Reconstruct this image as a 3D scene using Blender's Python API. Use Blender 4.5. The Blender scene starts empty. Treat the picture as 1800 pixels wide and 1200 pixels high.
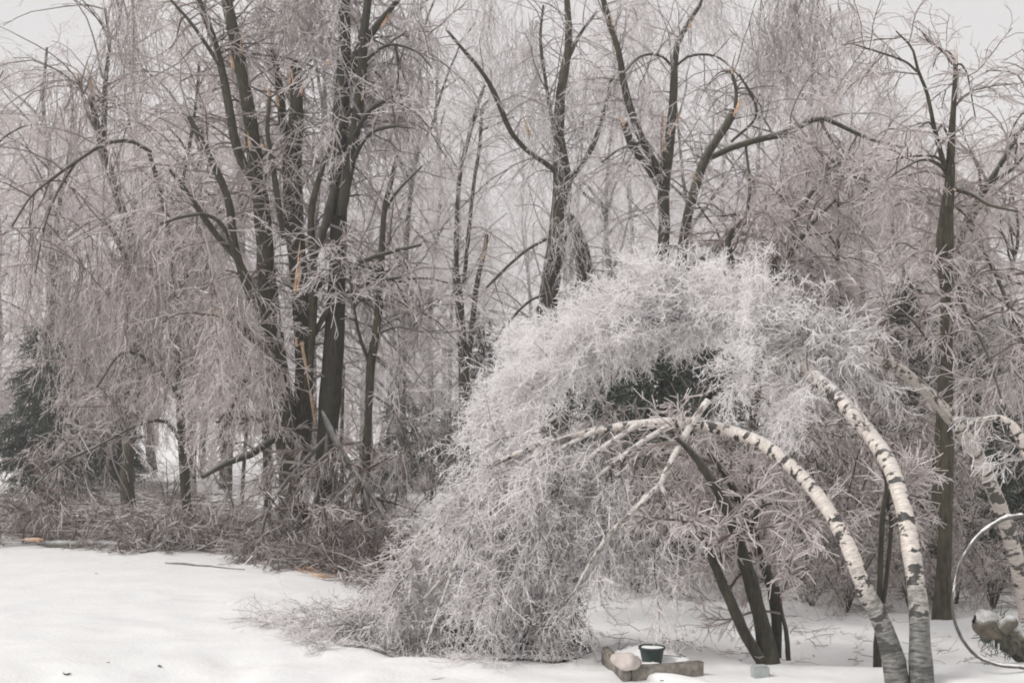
import bpy, math, random
import numpy as np
from mathutils import Vector

rng = np.random.default_rng(11)
random.seed(11)
SC = bpy.context.scene
COL = SC.collection

# ------------------------------------------------------------------ camera, sky, sun, exposure
F = 1950.0                      # focal length in photograph pixels (1800 wide)
HORIZON = 740.0
CAM_Z = 1.7
PITCH = math.atan((HORIZON - 600.0) / F)
cam = bpy.data.cameras.new('camera'); camo = bpy.data.objects.new('camera', cam); COL.objects.link(camo)
cam.sensor_width = 36.0; cam.lens = 36.0 * F / 1800.0
cam.clip_start = 0.05; cam.clip_end = 2000
camo.location = (0, 0, CAM_Z); camo.rotation_euler = (math.pi / 2 + PITCH, 0, 0)
SC.camera = camo

SUN_EL, SUN_AZ = math.radians(47), math.radians(-112)     # azimuth from +Y, clockwise; behind the camera on the left
world = bpy.data.worlds.new('World'); SC.world = world; world.use_nodes = True
nt = world.node_tree; nt.nodes.clear()
sky = nt.nodes.new('ShaderNodeTexSky'); sky.sky_type = 'NISHITA'; sky.sun_disc = False
sky.sun_elevation = SUN_EL; sky.sun_rotation = SUN_AZ
hsv = nt.nodes.new('ShaderNodeHueSaturation'); hsv.inputs['Saturation'].default_value = 0.12
nt.links.new(sky.outputs[0], hsv.inputs['Color'])
mx = nt.nodes.new('ShaderNodeMix'); mx.data_type = 'RGBA'; mx.inputs[0].default_value = 0.9
nt.links.new(hsv.outputs[0], mx.inputs[6]); mx.inputs[7].default_value = (5.75, 5.62, 5.6, 1)   # even cloud cover
bgn = nt.nodes.new('ShaderNodeBackground'); bgn.inputs['Strength'].default_value = 0.1
nt.links.new(mx.outputs[2], bgn.inputs['Color'])
wo = nt.nodes.new('ShaderNodeOutputWorld'); nt.links.new(bgn.outputs[0], wo.inputs['Surface'])

sl = bpy.data.lights.new('sun', 'SUN'); so = bpy.data.objects.new('sun', sl); COL.objects.link(so)
sl.energy = 1.6; sl.angle = math.radians(22); sl.color = (1.0, 0.97, 0.935)
sdir = Vector((math.sin(SUN_AZ) * math.cos(SUN_EL), math.cos(SUN_AZ) * math.cos(SUN_EL), math.sin(SUN_EL)))
so.rotation_euler = (-sdir).to_track_quat('-Z', 'Y').to_euler(); so.location = sdir * 30

SC.view_settings.view_transform = 'Standard'; SC.view_settings.look = 'None'
SC.view_settings.exposure = 0.45; SC.view_settings.gamma = 1.0; SC.view_settings.use_curve_mapping = False
SC.cycles.max_bounces = 12; SC.cycles.diffuse_bounces = 8; SC.cycles.glossy_bounces = 2
SC.cycles.transmission_bounces = 8; SC.cycles.volume_bounces = 1; SC.cycles.use_denoising = True; SC.cycles.filter_width = 1.9

# ------------------------------------------------------------------ pixel -> place
CP, SP = math.cos(PITCH), math.sin(PITCH)
def P(px, py, d):
    x = (px - 900.0) / F; u = (600.0 - py) / F
    fy = CP - SP * u; fz = SP + CP * u
    return np.array((x / fy * d, d, CAM_Z + fz / fy * d))

def sstep(a, b, x):
    t = np.clip((x - a) / (b - a), 0, 1); return t * t * (3 - 2 * t)

_w = [(rng.uniform(0, 6.28), rng.uniform(0, 6.28), rng.uniform(.6, 1.4)) for _ in range(10)]
_bank_px = [(-200, 1085), (300, 1090), (450, 1096), (560, 1120), (700, 1150), (850, 1156), (980, 1160), (1030, 1150), (1060, 1132), (1100, 1124),
            (1200, 1126), (1260, 1140), (1310, 1160), (1400, 1164), (1600, 1168), (1800, 1166), (2100, 1160)]
def _flat(px, py):
    u = (600.0 - py) / F; k = (SP + CP * u) / (CP - SP * u)
    d = -CAM_Z / k; return (px - 900) / F / (CP - SP * u) * d, d
_bk = np.array([_flat(*p) for p in _bank_px])
DENTS = [(-3.2 + 2.9 * a + .25 * math.sin(7 * i), 7.45 + 1.1 * b, .08 + .05 * c, .012 + .03 * d) for i, (a, b, c, d) in enumerate(rng.random((26, 4)))]
def gz(x, y):
    """height of the snow"""
    x = np.asarray(x, float); y = np.asarray(y, float)
    yb = np.interp(x, _bk[:, 0], _bk[:, 1])
    dip = sstep(-.12, .45, y - yb) * sstep(-2.6, -1.4, x) * (1 - sstep(11.5, 15, y))
    z = -0.13 * dip
    n = 0
    for i, (a, b, s) in enumerate(_w):
        fr = .35 * 1.55 ** i; an = i * 2.4
        n = n + np.sin((x * math.cos(an) + y * math.sin(an)) * fr * s + a + np.sin(x * fr * .7 + b)) * .016 / (1.28 ** i)
    z = z + n
    near = 1 - sstep(10, 15, y)
    z = z + near * (.012 * np.sin(x * 5.1 + 1.7 * np.sin(y * 3.3)) * np.sin(y * 6.2 + 2 * np.sin(x * 2.1)) + .007 * np.sin(x * 13 + 3 * np.sin(y * 4)) * np.sin(y * 15 + 2 * np.sin(x * 5)))
    for (hx, hy, hr, hd) in DENTS: z = z - hd * np.exp(-(((x - hx) / hr) ** 2 + ((y - hy) / (hr * 1.5)) ** 2))
    # trodden hollow at the lower left
    z = z - .10 * np.exp(-(((x + 3.05) / .42) ** 2 + ((y - 7.35) / .28) ** 2))
    z = z - .05 * np.exp(-(((x + 2.0) / .3) ** 2 + ((y - 7.6) / .2) ** 2))
    # the woods lie on a little rise further back
    z = z + .5 * sstep(35, 90, y) + 6.0 * sstep(95, 260, y)
    return z

def ground_px(px, py):
    """the place on the snow under a pixel"""
    d = 10.0
    for _ in range(25):
        q = P(px, py, d)
        dz = q[2] - float(gz(q[0], q[1]))
        slope = (q[2] - CAM_Z) / d
        d = max(5, min(300, d - dz / slope * .8)) if slope < -1e-3 else d
    return P(px, py, d)

# ------------------------------------------------------------------ materials
def mat(name):
    m = bpy.data.materials.new(name); m.use_nodes = True
    n = m.node_tree; b = n.nodes['Principled BSDF']
    return m, n, b
def N(n, t, **kw):
    o = n.nodes.new(t)
    for k, v in kw.items(): setattr(o, k, v)
    return o
def noise(n, scale, detail=4, vec=None, rough=.55):
    o = N(n, 'ShaderNodeTexNoise'); o.inputs['Scale'].default_value = scale; o.inputs['Detail'].default_value = detail
    o.inputs['Roughness'].default_value = rough
    if vec is not None: n.links.new(vec, o.inputs['Vector'])
    return o
def ramp(n, src, stops):
    r = N(n, 'ShaderNodeValToRGB'); e = r.color_ramp.elements
    while len(e) < len(stops): e.new(.5)
    for i, (p, c) in enumerate(stops):
        e[i].position = p; e[i].color = (c, c, c, 1) if not hasattr(c, '__len__') else tuple(c) + (1,)
    n.links.new(src, r.inputs[0]); return r
def mixc(n, fac, a, b):
    o = N(n, 'ShaderNodeMix', data_type='RGBA')
    if hasattr(fac, 'node'): n.links.new(fac, o.inputs[0])
    else: o.inputs[0].default_value = fac
    for s, v in ((6, a), (7, b)):
        if hasattr(v, 'node'): n.links.new(v, o.inputs[s])
        else: o.inputs[s].default_value = tuple(v) + (1,)
    return o.outputs[2]
def mathn(n, op, a, b=None):
    o = N(n, 'ShaderNodeMath', operation=op)
    for i, v in enumerate((a, b)):
        if v is None: continue
        if hasattr(v, 'node'): n.links.new(v, o.inputs[i])
        else: o.inputs[i].default_value = v
    return o.outputs[0]
def bump(n, b, src, strength, dist):
    o = N(n, 'ShaderNodeBump'); o.inputs['Strength'].default_value = strength; o.inputs['Distance'].default_value = dist
    n.links.new(src, o.inputs['Height']); n.links.new(o.outputs[0], b.inputs['Normal'])

def upfac(n, lo, hi):
    g = N(n, 'ShaderNodeNewGeometry'); s = N(n, 'ShaderNodeSeparateXYZ'); n.links.new(g.outputs['Normal'], s.inputs[0])
    r = N(n, 'ShaderNodeMapRange'); r.inputs[1].default_value = lo; r.inputs[2].default_value = hi
    n.links.new(s.outputs[2], r.inputs[0]); return r.outputs[0]

def make_bark(name, c0, c1, ice=.5):
    m, n, b = mat(name)
    tc = N(n, 'ShaderNodeTexCoord').outputs['Object']
    mp = N(n, 'ShaderNodeMapping'); mp.inputs['Scale'].default_value = (1, 1, .22); n.links.new(tc, mp.inputs[0])
    a = noise(n, 38, 6, mp.outputs[0], .65); big = noise(n, 3.0, 3, tc)
    c = mixc(n, ramp(n, a.outputs[0], [(.32, 0), (.7, 1)]).outputs[0], c0, c1)
    c = mixc(n, ramp(n, big.outputs[0], [(.45, 0), (.7, .5)]).outputs[0], c, (c1[0] * 1.1, c1[1] * 1.25, c1[2] * 1.05))
    ic = mathn(n, 'MULTIPLY', mathn(n, 'MULTIPLY', upfac(n, .15, .8), ice), ramp(n, noise(n, 9, 3, tc).outputs[0], [(.35, .2), (.65, 1)]).outputs[0])
    c = mixc(n, ic, c, (.62, .62, .64))
    n.links.new(c, b.inputs['Base Color'])
    b.inputs['Roughness'].default_value = .62; b.inputs['Specular IOR Level'].default_value = .35
    bump(n, b, a.outputs[0], .8, .03)
    return m
BARK = make_bark('bark_dark', (.010, .0095, .005), (.10, .085, .057))
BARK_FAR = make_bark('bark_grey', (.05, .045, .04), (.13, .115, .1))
BARK_WET = make_bark('bark_wet', (.009, .009, .005), (.062, .054, .036), .4)
BARK_GREY = make_bark('bark_limb', (.06, .055, .05), (.2, .185, .165), .9)

def make_ice(name, brown, ice, trans=.2, amp=.6, sc=4.0):
    m, n, b = mat(name)
    at = N(n, 'ShaderNodeAttribute', attribute_name='ice').outputs['Fac']
    tc = N(n, 'ShaderNodeTexCoord').outputs['Object']
    v = mathn(n, 'ADD', at, mathn(n, 'MULTIPLY', mathn(n, 'SUBTRACT', noise(n, sc, 3, tc).outputs[0], .5), amp))
    c = mixc(n, ramp(n, v, [(.1, 0), (.85, 1)]).outputs[0], brown, ice)
    n.links.new(c, b.inputs['Base Color'])
    b.inputs['Roughness'].default_value = .28; b.inputs['Specular IOR Level'].default_value = .5
    tr = N(n, 'ShaderNodeBsdfTranslucent'); n.links.new(c, tr.inputs['Color'])
    ms = N(n, 'ShaderNodeMixShader'); ms.inputs[0].default_value = trans
    n.links.new(b.outputs[0], ms.inputs[1]); n.links.new(tr.outputs[0], ms.inputs[2])
    n.links.new(ms.outputs[0], n.nodes['Material Output'].inputs['Surface'])
    return m
ICE = make_ice('iced_twig', (.13, .10, .085), (.88, .835, .835), .38)
ICE_BIRCH = make_ice('iced_birch_twig', (.15, .115, .10), (.965, .95, .952), .44, .8, 2.6)
ICE_BIRCH_LOW = make_ice('iced_low_birch_twig', (.11, .085, .075), (.93, .905, .905), .32, 1.4, 2.4)
ICE_BROWN = make_ice('iced_brown_twig', (.14, .092, .07), (.80, .75, .74), .35)
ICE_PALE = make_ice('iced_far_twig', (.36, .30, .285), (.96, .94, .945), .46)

def make_birch(name, white, dark, grey_to):
    m, n, b = mat(name)
    at = N(n, 'ShaderNodeAttribute', attribute_name='bk').outputs['Vector']
    sx = N(n, 'ShaderNodeSeparateXYZ'); n.links.new(at, sx.inputs[0]); along = sx.outputs[0]
    mp = N(n, 'ShaderNodeMapping'); mp.inputs['Scale'].default_value = (15, .85, .85); n.links.new(at, mp.inputs[0])
    a = noise(n, 1.0, 3, mp.outputs[0], .6)
    mp2 = N(n, 'ShaderNodeMapping'); mp2.inputs['Scale'].default_value = (60, 1.6, 1.6); n.links.new(at, mp2.inputs[0])
    fine = noise(n, 1.0, 3, mp2.outputs[0], .6)
    c = mixc(n, ramp(n, fine.outputs[0], [(.4, 0), (.62, 1)]).outputs[0], [w * .72 for w in white], white)
    blotch = ramp(n, a.outputs[0], [(.535, 0), (.575, 1)]).outputs[0]
    c = mixc(n, blotch, c, dark)
    low = N(n, 'ShaderNodeMapRange'); low.inputs[1].default_value = grey_to + .35; low.inputs[2].default_value = grey_to - .1
    n.links.new(mathn(n, 'ADD', along, mathn(n, 'MULTIPLY', mathn(n, 'SUBTRACT', a.outputs[0], .5), 1.6)), low.inputs[0])
    rough = mixc(n, ramp(n, fine.outputs[0], [(.35, 0), (.65, 1)]).outputs[0], (.05, .05, .045), (.24, .235, .22)); rough = mixc(n, mathn(n, 'MULTIPLY', blotch, .7), rough, (.03, .03, .028))
    c = mixc(n, low.outputs[0], c, rough)
    ic = mathn(n, 'MULTIPLY', upfac(n, .55, .95), .55)
    c = mixc(n, ic, c, (.62, .62, .64))
    n.links.new(c, b.inputs['Base Color']); b.inputs['Roughness'].default_value = .5
    bump(n, b, mathn(n, 'SUBTRACT', fine.outputs[0], mathn(n, 'MULTIPLY', blotch, 1.2)), .5, .012)
    return m
BIRCH = make_birch('birch_bark', (.74, .67, .61), (.045, .042, .038), .55)
BIRCH_LIMB = make_birch('birch_limb_bark', (.72, .68, .64), (.2, .17, .15), -2.0)
BIRCH_TAN = make_birch('birch_bark_tan', (.60, .54, .49), (.075, .065, .055), -1.0)

def make_snow():
    m, n, b = mat('snow')
    tc = N(n, 'ShaderNodeTexCoord').outputs['Object']
    a = noise(n, 1.7, 6, tc, .6); g = noise(n, 30, 4, tc)
    c = mixc(n, ramp(n, a.outputs[0], [(.3, 0), (.7, 1)]).outputs[0], (.75, .755, .76), (.82, .82, .81))
    # twig litter and bark crumbs lying thinly on the woods floor
    sp = N(n, 'ShaderNodeSeparateXYZ'); n.links.new(tc, sp.inputs[0])
    back = N(n, 'ShaderNodeMapRange'); back.inputs[1].default_value = 11; back.inputs[2].default_value = 19; n.links.new(sp.outputs[1], back.inputs[0])
    lit = ramp(n, noise(n, 9, 7, tc, .75).outputs[0], [(.55, 0), (.66, .5)]).outputs[0]
    c = mixc(n, mathn(n, 'MULTIPLY', lit, back.outputs[0]), c, (.22, .18, .155))
    n.links.new(c, b.inputs['Base Color']); b.inputs['Roughness'].default_value = .6
    b.inputs['Specular IOR Level'].default_value = .25
    bump(n, b, mathn(n, 'ADD', a.outputs[0], mathn(n, 'MULTIPLY', g.outputs[0], .2)), .55, .05)
    return m
SNOW = make_snow()

def plain(name, c0, c1, scale, rough=.6, bs=.4, dist=.01, icy=0):
    m, n, b = mat(name)
    tc = N(n, 'ShaderNodeTexCoord').outputs['Object']
    a = noise(n, scale, 6, tc, .62)
    c = mixc(n, ramp(n, a.outputs[0], [(.33, 0), (.67, 1)]).outputs[0], c0, c1)
    if icy:
        c = mixc(n, mathn(n, 'MULTIPLY', upfac(n, .2, .8), icy), c, (.7, .7, .71))
    n.links.new(c, b.inputs['Base Color']); b.inputs['Roughness'].default_value = rough
    bump(n, b, a.outputs[0], bs, dist)
    return m
WOOD = plain('torn_wood', (.38, .22, .13), (.72, .53, .37), 16)
STONE = plain('edging_stone', (.12, .11, .095), (.30, .27, .23), 22, .7, .6)
ROCK = plain('pink_rock', (.42, .36, .32), (.66, .6, .57), 9, .5, .5)
POT = plain('green_plastic', (.012, .03, .026), (.03, .055, .048), 10, .5, .2)
BLOCK = plain('grey_concrete', (.3, .33, .32), (.42, .45, .44), 30, .8, .4)
METAL = plain('dark_rod', (.05, .055, .06), (.12, .12, .13), 20, .5, .2)
CAP = plain('snow_cap', (.82, .82, .83), (.9, .89, .87), 6, .6, .4, .02)
MOSS = plain('mossy_bark', (.035, .032, .02), (.2, .17, .13), 9, .6, .8, .03, .8)
CLEAR = plain('clear_ice', (.74, .74, .74), (.9, .9, .9), 34, .5, .3, .01)
def make_needles():
    m, n, b = mat('needles')
    at = N(n, 'ShaderNodeAttribute', attribute_name='ice').outputs['Fac']
    c = mixc(n, at, (.012, .022, .014), (.075, .105, .075))
    c = mixc(n, mathn(n, 'MULTIPLY', mathn(n, 'GREATER_THAN', at, .86), .6), c, (.42, .42, .42))
    n.links.new(c, b.inputs['Base Color']); b.inputs['Roughness'].default_value = .45
    return m
NEEDLE = make_needles()

# ------------------------------------------------------------------ mesh helpers
def unit(v): return v / (np.linalg.norm(v, axis=-1, keepdims=True) + 1e-9)

FLAT = {'crown', 'twigs', 'distant_wood', 'foliage', 'brush_litter', 'twig_litter', 'moss'}     # slivers with three faces: their faces shade as they are
class Geo:
    def __init__(s): s.v, s.f, s.ice, s.bk, s.n = [], [], [], [], 0
    def tubes(s, Pn, Rn, sides, ice, wob=0.0, cap=False):
        """Pn (N,K,3) centre lines, Rn (N,K) radii"""
        Nn, K, _ = Pn.shape
        T = np.empty_like(Pn); T[:, 1:-1] = Pn[:, 2:] - Pn[:, :-2]; T[:, 0] = Pn[:, 1] - Pn[:, 0]; T[:, -1] = Pn[:, -1] - Pn[:, -2]
        T = unit(T)
        ref = unit(rng.normal(size=(Nn, 1, 3)))
        mean = unit(Pn[:, -1:] - Pn[:, :1]); ref = unit(ref - mean * (ref * mean).sum(-1, keepdims=True))
        U = unit(np.cross(T, ref)); V = np.cross(T, U)
        a = np.arange(sides) * 2 * math.pi / sides
        R = np.broadcast_to(Rn[..., None], (Nn, K, sides)).copy()
        if wob: R *= 1 + wob * rng.normal(size=R.shape)
        C = np.cos(a)[None, None, :, None]; S = np.sin(a)[None, None, :, None]
        X = Pn[:, :, None, :] + R[..., None] * (C * U[:, :, None, :] + S * V[:, :, None, :])
        s.v.append(X.reshape(-1, 3).astype(np.float32))
        idx = (np.arange(Nn)[:, None, None] * K + np.arange(K - 1)[None, :, None]) * sides
        j = np.arange(sides)[None, None, :]; j2 = (j + 1) % sides
        q = np.stack([idx + j, idx + j2, idx + sides + j2, idx + sides + j], -1).reshape(-1, 4) + s.n
        s.f.append(q)
        ic = np.broadcast_to(np.asarray(ice, np.float32).reshape(-1, 1, 1) if np.ndim(ice) == 1 else np.float32(ice), (Nn, K, sides))
        s.ice.append(ic.reshape(-1).astype(np.float32))
        L = np.concatenate([np.zeros((Nn, 1)), np.cumsum(np.linalg.norm(np.diff(Pn, axis=1), axis=-1), 1)], 1)
        bk = np.stack([np.broadcast_to(L[:, :, None], R.shape), np.broadcast_to(np.cos(a) * .5, R.shape), np.broadcast_to(np.sin(a) * .5, R.shape)], -1)
        s.bk.append(bk.reshape(-1, 3).astype(np.float32))
        s.n += X.shape[0] * K * sides
        return s
    def raw(s, v, f4, ice=.5):
        v = np.asarray(v, np.float32); s.v.append(v); s.f.append(np.asarray(f4, int).reshape(-1, 4) + s.n)
        s.ice.append(np.full(len(v), ice, np.float32)); s.bk.append(np.zeros((len(v), 3), np.float32)); s.n += len(v); return s
    def mesh(s, name, m, origin=(0, 0, 0), smooth=True):
        if name in FLAT: smooth = False
        v = np.concatenate(s.v) - np.asarray(origin, np.float32); f = np.concatenate(s.f)
        me = bpy.data.meshes.new(name)
        me.vertices.add(len(v)); me.vertices.foreach_set('co', v.astype(np.float32).ravel())
        me.loops.add(f.size); me.loops.foreach_set('vertex_index', f.ravel().astype(np.int32))
        me.polygons.add(len(f)); me.polygons.foreach_set('loop_start', np.arange(0, f.size, 4, dtype=np.int32))
        me.polygons.foreach_set('use_smooth', np.full(len(f), smooth))
        a = me.attributes.new('ice', 'FLOAT', 'POINT'); a.data.foreach_set('value', np.concatenate(s.ice))
        a = me.attributes.new('bk', 'FLOAT_VECTOR', 'POINT'); a.data.foreach_set('vector', np.concatenate(s.bk).ravel())
        me.update(calc_edges=True); me.materials.append(m)
        return me

def link(name, me, parent=None, loc=(0, 0, 0)):
    o = bpy.data.objects.new(name, me); COL.objects.link(o); o.location = loc
    if parent is not None: o.parent = parent
    return o
def thing(name, label, cat, loc, group=None, rz=0.0, scale=1.0):
    o = bpy.data.objects.new(name, None); COL.objects.link(o); o.location = tuple(loc); o.rotation_euler = (0, 0, rz); o.scale = (scale,) * 3
    o.empty_display_size = .2
    return tag(o, label, cat, group)
def tag(o, label, cat, group=None, kind=None):
    o['label'] = label; o['category'] = cat
    if group: o['group'] = group
    if kind: o['kind'] = kind
    return o
def copy_tree(o, loc, rz, scale, label, group=None, parent=None):
    c = o.copy(); COL.objects.link(c)
    if parent is None:
        c.location = tuple(loc); c.rotation_euler = (0, 0, rz); c.scale = (scale,) * 3; c['label'] = label
        if group: c['group'] = group
    else: c.parent = parent
    for ch in KIDS.get(o.name, []):
        copy_tree(ch, None, 0, 1, None, None, c)
    return c
KIDS = {}

def smooth_line(pts, K):
    """Catmull-Rom through the points, K points evenly spaced; last column(s) ride along"""
    p = np.asarray(pts, float)
    if len(p) == 2: p = np.stack([p[0], (p[0] + p[1]) / 2, p[1]])
    q = np.vstack([2 * p[0] - p[1], p, 2 * p[-1] - p[-2]])
    out = []
    for i in range(1, len(q) - 2):
        t = np.linspace(0, 1, 12, endpoint=False)[:, None]
        a, b, c, d = q[i - 1], q[i], q[i + 1], q[i + 2]
        out.append(.5 * (2 * b + (c - a) * t + (2 * a - 5 * b + 4 * c - d) * t ** 2 + (3 * b - a - 3 * c + d) * t ** 3))
    o = np.vstack(out + [p[-1:]])
    s = np.concatenate([[0], np.cumsum(np.linalg.norm(np.diff(o[:, :3], axis=0), axis=1))])
    tt = np.linspace(0, s[-1], K)
    return np.stack([np.interp(tt, s, o[:, i]) for i in range(o.shape[1])], 1)

def stem(pts, d0, d1=None, K=18):
    """traced stem: (px, py, width_px), depth running d0 -> d1.  returns (K,3), (K,)"""
    n = len(pts); d1 = d0 if d1 is None else d1
    q = []
    for i, (x, y, w) in enumerate(pts):
        d = d0 + (d1 - d0) * i / (n - 1)
        p = P(x, y, d); q.append((*p, w * .5 * d / F))
    q = smooth_line(q, K)
    return q[:, :3], np.maximum(q[:, 3], .002)

def sprout(Pp, Rp, n, t0, t1, L0, L1, K, out=1.0, tan=.4, up=.2, droop=.6, noise_=.25, r0=.01, r1=.004, taper=.5, clampg=True, gofs=None, bias=(0, 0, 0)):
    Nn, Kp, _ = Pp.shape
    seg = np.linalg.norm(np.diff(Pp, axis=1), axis=-1).sum(1)
    i = rng.choice(Nn, n, p=seg / seg.sum())
    t = rng.uniform(t0, t1, n); ft = t * (Kp - 1); k = np.minimum(ft.astype(int), Kp - 2); fr = (ft - k)[:, None]
    p = Pp[i, k] * (1 - fr) + Pp[i, k + 1] * fr
    T = unit(Pp[i, k + 1] - Pp[i, k])
    r = rng.normal(size=(n, 3)); r = unit(r - T * (r * T).sum(1, keepdims=True))
    d = unit(T * tan + r * out + np.array((0, 0, up)) + np.asarray(bias))
    L = rng.uniform(L0, L1, n) * (1 - taper * t); h = (L / (K - 1))[:, None]
    X = np.empty((n, K, 3)); X[:, 0] = p
    g = np.array((0, 0, -1.0))
    for a in range(1, K):
        d = unit(d + g * droop * h + rng.normal(size=(n, 3)) * noise_)
        X[:, a] = X[:, a - 1] + d * h
        if clampg:
            z = X[:, a]; 
            if gofs is not None: lo = gz(z[:, 0] + gofs[0], z[:, 1] + gofs[1]) - gofs[2]
            else: lo = gz(z[:, 0], z[:, 1])
            z[:, 2] = np.maximum(z[:, 2], lo + .015 + rng.uniform(0, .03, n))
    R0 = np.minimum(rng.uniform(.7, 1.25, n) * r0, np.maximum(Rp[i, k] * .9, r1))
    R = R0[:, None] * np.linspace(1, 0, K)[None] + r1 * rng.uniform(.8, 1.2, n)[:, None] * np.linspace(0, 1, K)[None]
    return X, R

def stack(lines, K=18):
    return np.stack([l[0] for l in lines]), np.stack([l[1] for l in lines])

def splinter(a, b, w, n=5):
    """a torn spike of bare wood from a to b"""
    g = Geo(); a = np.asarray(a, float); b = np.asarray(b, float); L = np.linalg.norm(b - a)
    for i in range(n):
        w_ = w * .6; o = rng.normal(size=3) * w_ * .25
        f = 1.0 if i == 0 else rng.uniform(.45, .95)
        t = np.linspace(0, 1, 5)[:, None]
        line = a + o * (1 - .3 * t) + (b - a) * f * t + np.cumsum(rng.normal(size=(5, 3)) * L * .012, 0)
        rad = w_ * (.34 if i == 0 else .2) * np.array([.85, 1, .8, .5, .05])
        g.tubes(line[None], rad[None], 5, .5, .22)
    return g

def drape(px, y0, y1, wpx, d, n, K=9):
    """a bundle of long hanging shoots"""
    n = max(6, int(n * .45))
    top = np.array([P(px + rng.normal() * wpx * .4, y0 + rng.uniform(-10, 25), d + rng.normal() * .35) for _ in range(n)])
    Lz = (y1 - y0) / F * d * rng.uniform(.55, 1.0, n)
    t = np.linspace(0, 1, K)
    X = top[:, None, :] + np.zeros((n, K, 3))
    X[:, :, 2] -= Lz[:, None] * t[None]
    sway = np.cumsum(rng.normal(size=(n, K, 2)) * .07, 1) + (rng.normal(size=(n, 1, 2)) * wpx / F * d * .5) * t[None, :, None] ** 1.5
    X[:, :, :2] += sway
    R = np.linspace(.008, .0035, K)[None] * rng.uniform(.8, 1.2, n)[:, None]
    return X, R

def crown(lines, n1, n2, n3, L=(0.8, 2.0), droop=.9, tw=1.0, drapes=(), ice=(.28, .62, .95), up=.35, t0=.2, clamp=True, gofs=None, bias=(0, 0, 0), L2=(.3, .8), L3=(.06, .2), tp1=.35, K3=2, o1=1.0, a1=.5, o2=.75, a2=.9, o3=.65, a3=1.0, nz=.3):
    """branches, twigs and icy twiglets along the given limbs, hanging under the weight of the ice"""
    g = Geo()
    Pp, Rp = stack(lines)
    A, Ra = sprout(Pp, Rp, n1, t0, 1, L[0], L[1], 8, o1, a1, up, droop, .16, .019, .006, tp1, clamp, gofs, bias)
    g.tubes(A, Ra * tw, 4, rng.normal(ice[0], .16, n1))
    for dr in drapes:
        D, Rd = drape(*dr); g.tubes(D, Rd * tw, 3, rng.normal(ice[0] + .1, .16, len(D)))
        if D.shape[1] != 8:
            kk = np.linspace(0, D.shape[1] - 1, 8).astype(int); D, Rd = D[:, kk], Rd[:, kk]
        A = np.concatenate([A, D]); Ra = np.concatenate([Ra, Rd])
    B, Rb = sprout(A, Ra, n2, .12, 1, L2[0], L2[1], 5, o2, a2, -.1, droop * 1.6, .26, .008, .0045, .3, clamp, gofs)
    g.tubes(B, Rb * tw, 3, rng.normal(ice[1], .2, n2))
    C, Rc = sprout(B, Rb, n3, .05, 1, L3[0], L3[1], K3, o3, a3, -.15, droop * 1.5, nz, .0058, .004, .2, clamp, gofs)
    g.tubes(C, Rc * tw, 3, rng.normal(ice[2], .2, n3))
    return g

# ------------------------------------------------------------------ the ground
def grid(x0, x1, nx, y0, y1, ny, py=1.0):
    xs = np.linspace(x0, x1, nx); ys = y0 + (y1 - y0) * np.linspace(0, 1, ny) ** py
    X, Y = np.meshgrid(xs, ys); Z = gz(X, Y)
    v = np.stack([X, Y, Z], -1).reshape(-1, 3)
    i = np.arange(ny - 1)[:, None] * nx + np.arange(nx - 1)[None]
    return v, np.stack([i, i + 1, i + nx + 1, i + nx], -1).reshape(-1, 4)
def build_ground():
    # one sheet, fine near the camera and coarse towards the horizon
    ys = np.concatenate([np.linspace(-30, 6, 12), np.linspace(6.1, 13, 160), np.linspace(13.2, 30, 70), np.geomspace(31, 900, 40)])
    u = np.linspace(-1, 1, 221); xs = np.sign(u) * (np.abs(u) * 11 + np.abs(u) ** 7 * 700)
    X, Y = np.meshgrid(xs, ys); Z = gz(X, Y)
    v = np.stack([X, Y, Z], -1).reshape(-1, 3); nx, ny = len(xs), len(ys)
    i = np.arange(ny - 1)[:, None] * nx + np.arange(nx - 1)[None]
    f = np.stack([i, i + 1, i + nx + 1, i + nx], -1).reshape(-1, 4)
    o = link('snowy_ground', Geo().raw(v, f).mesh('snowy_ground', SNOW)); o['kind'] = 'structure'
    o['label'] = 'smooth white snow sloping from the yard into the woods'
build_ground()

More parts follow.
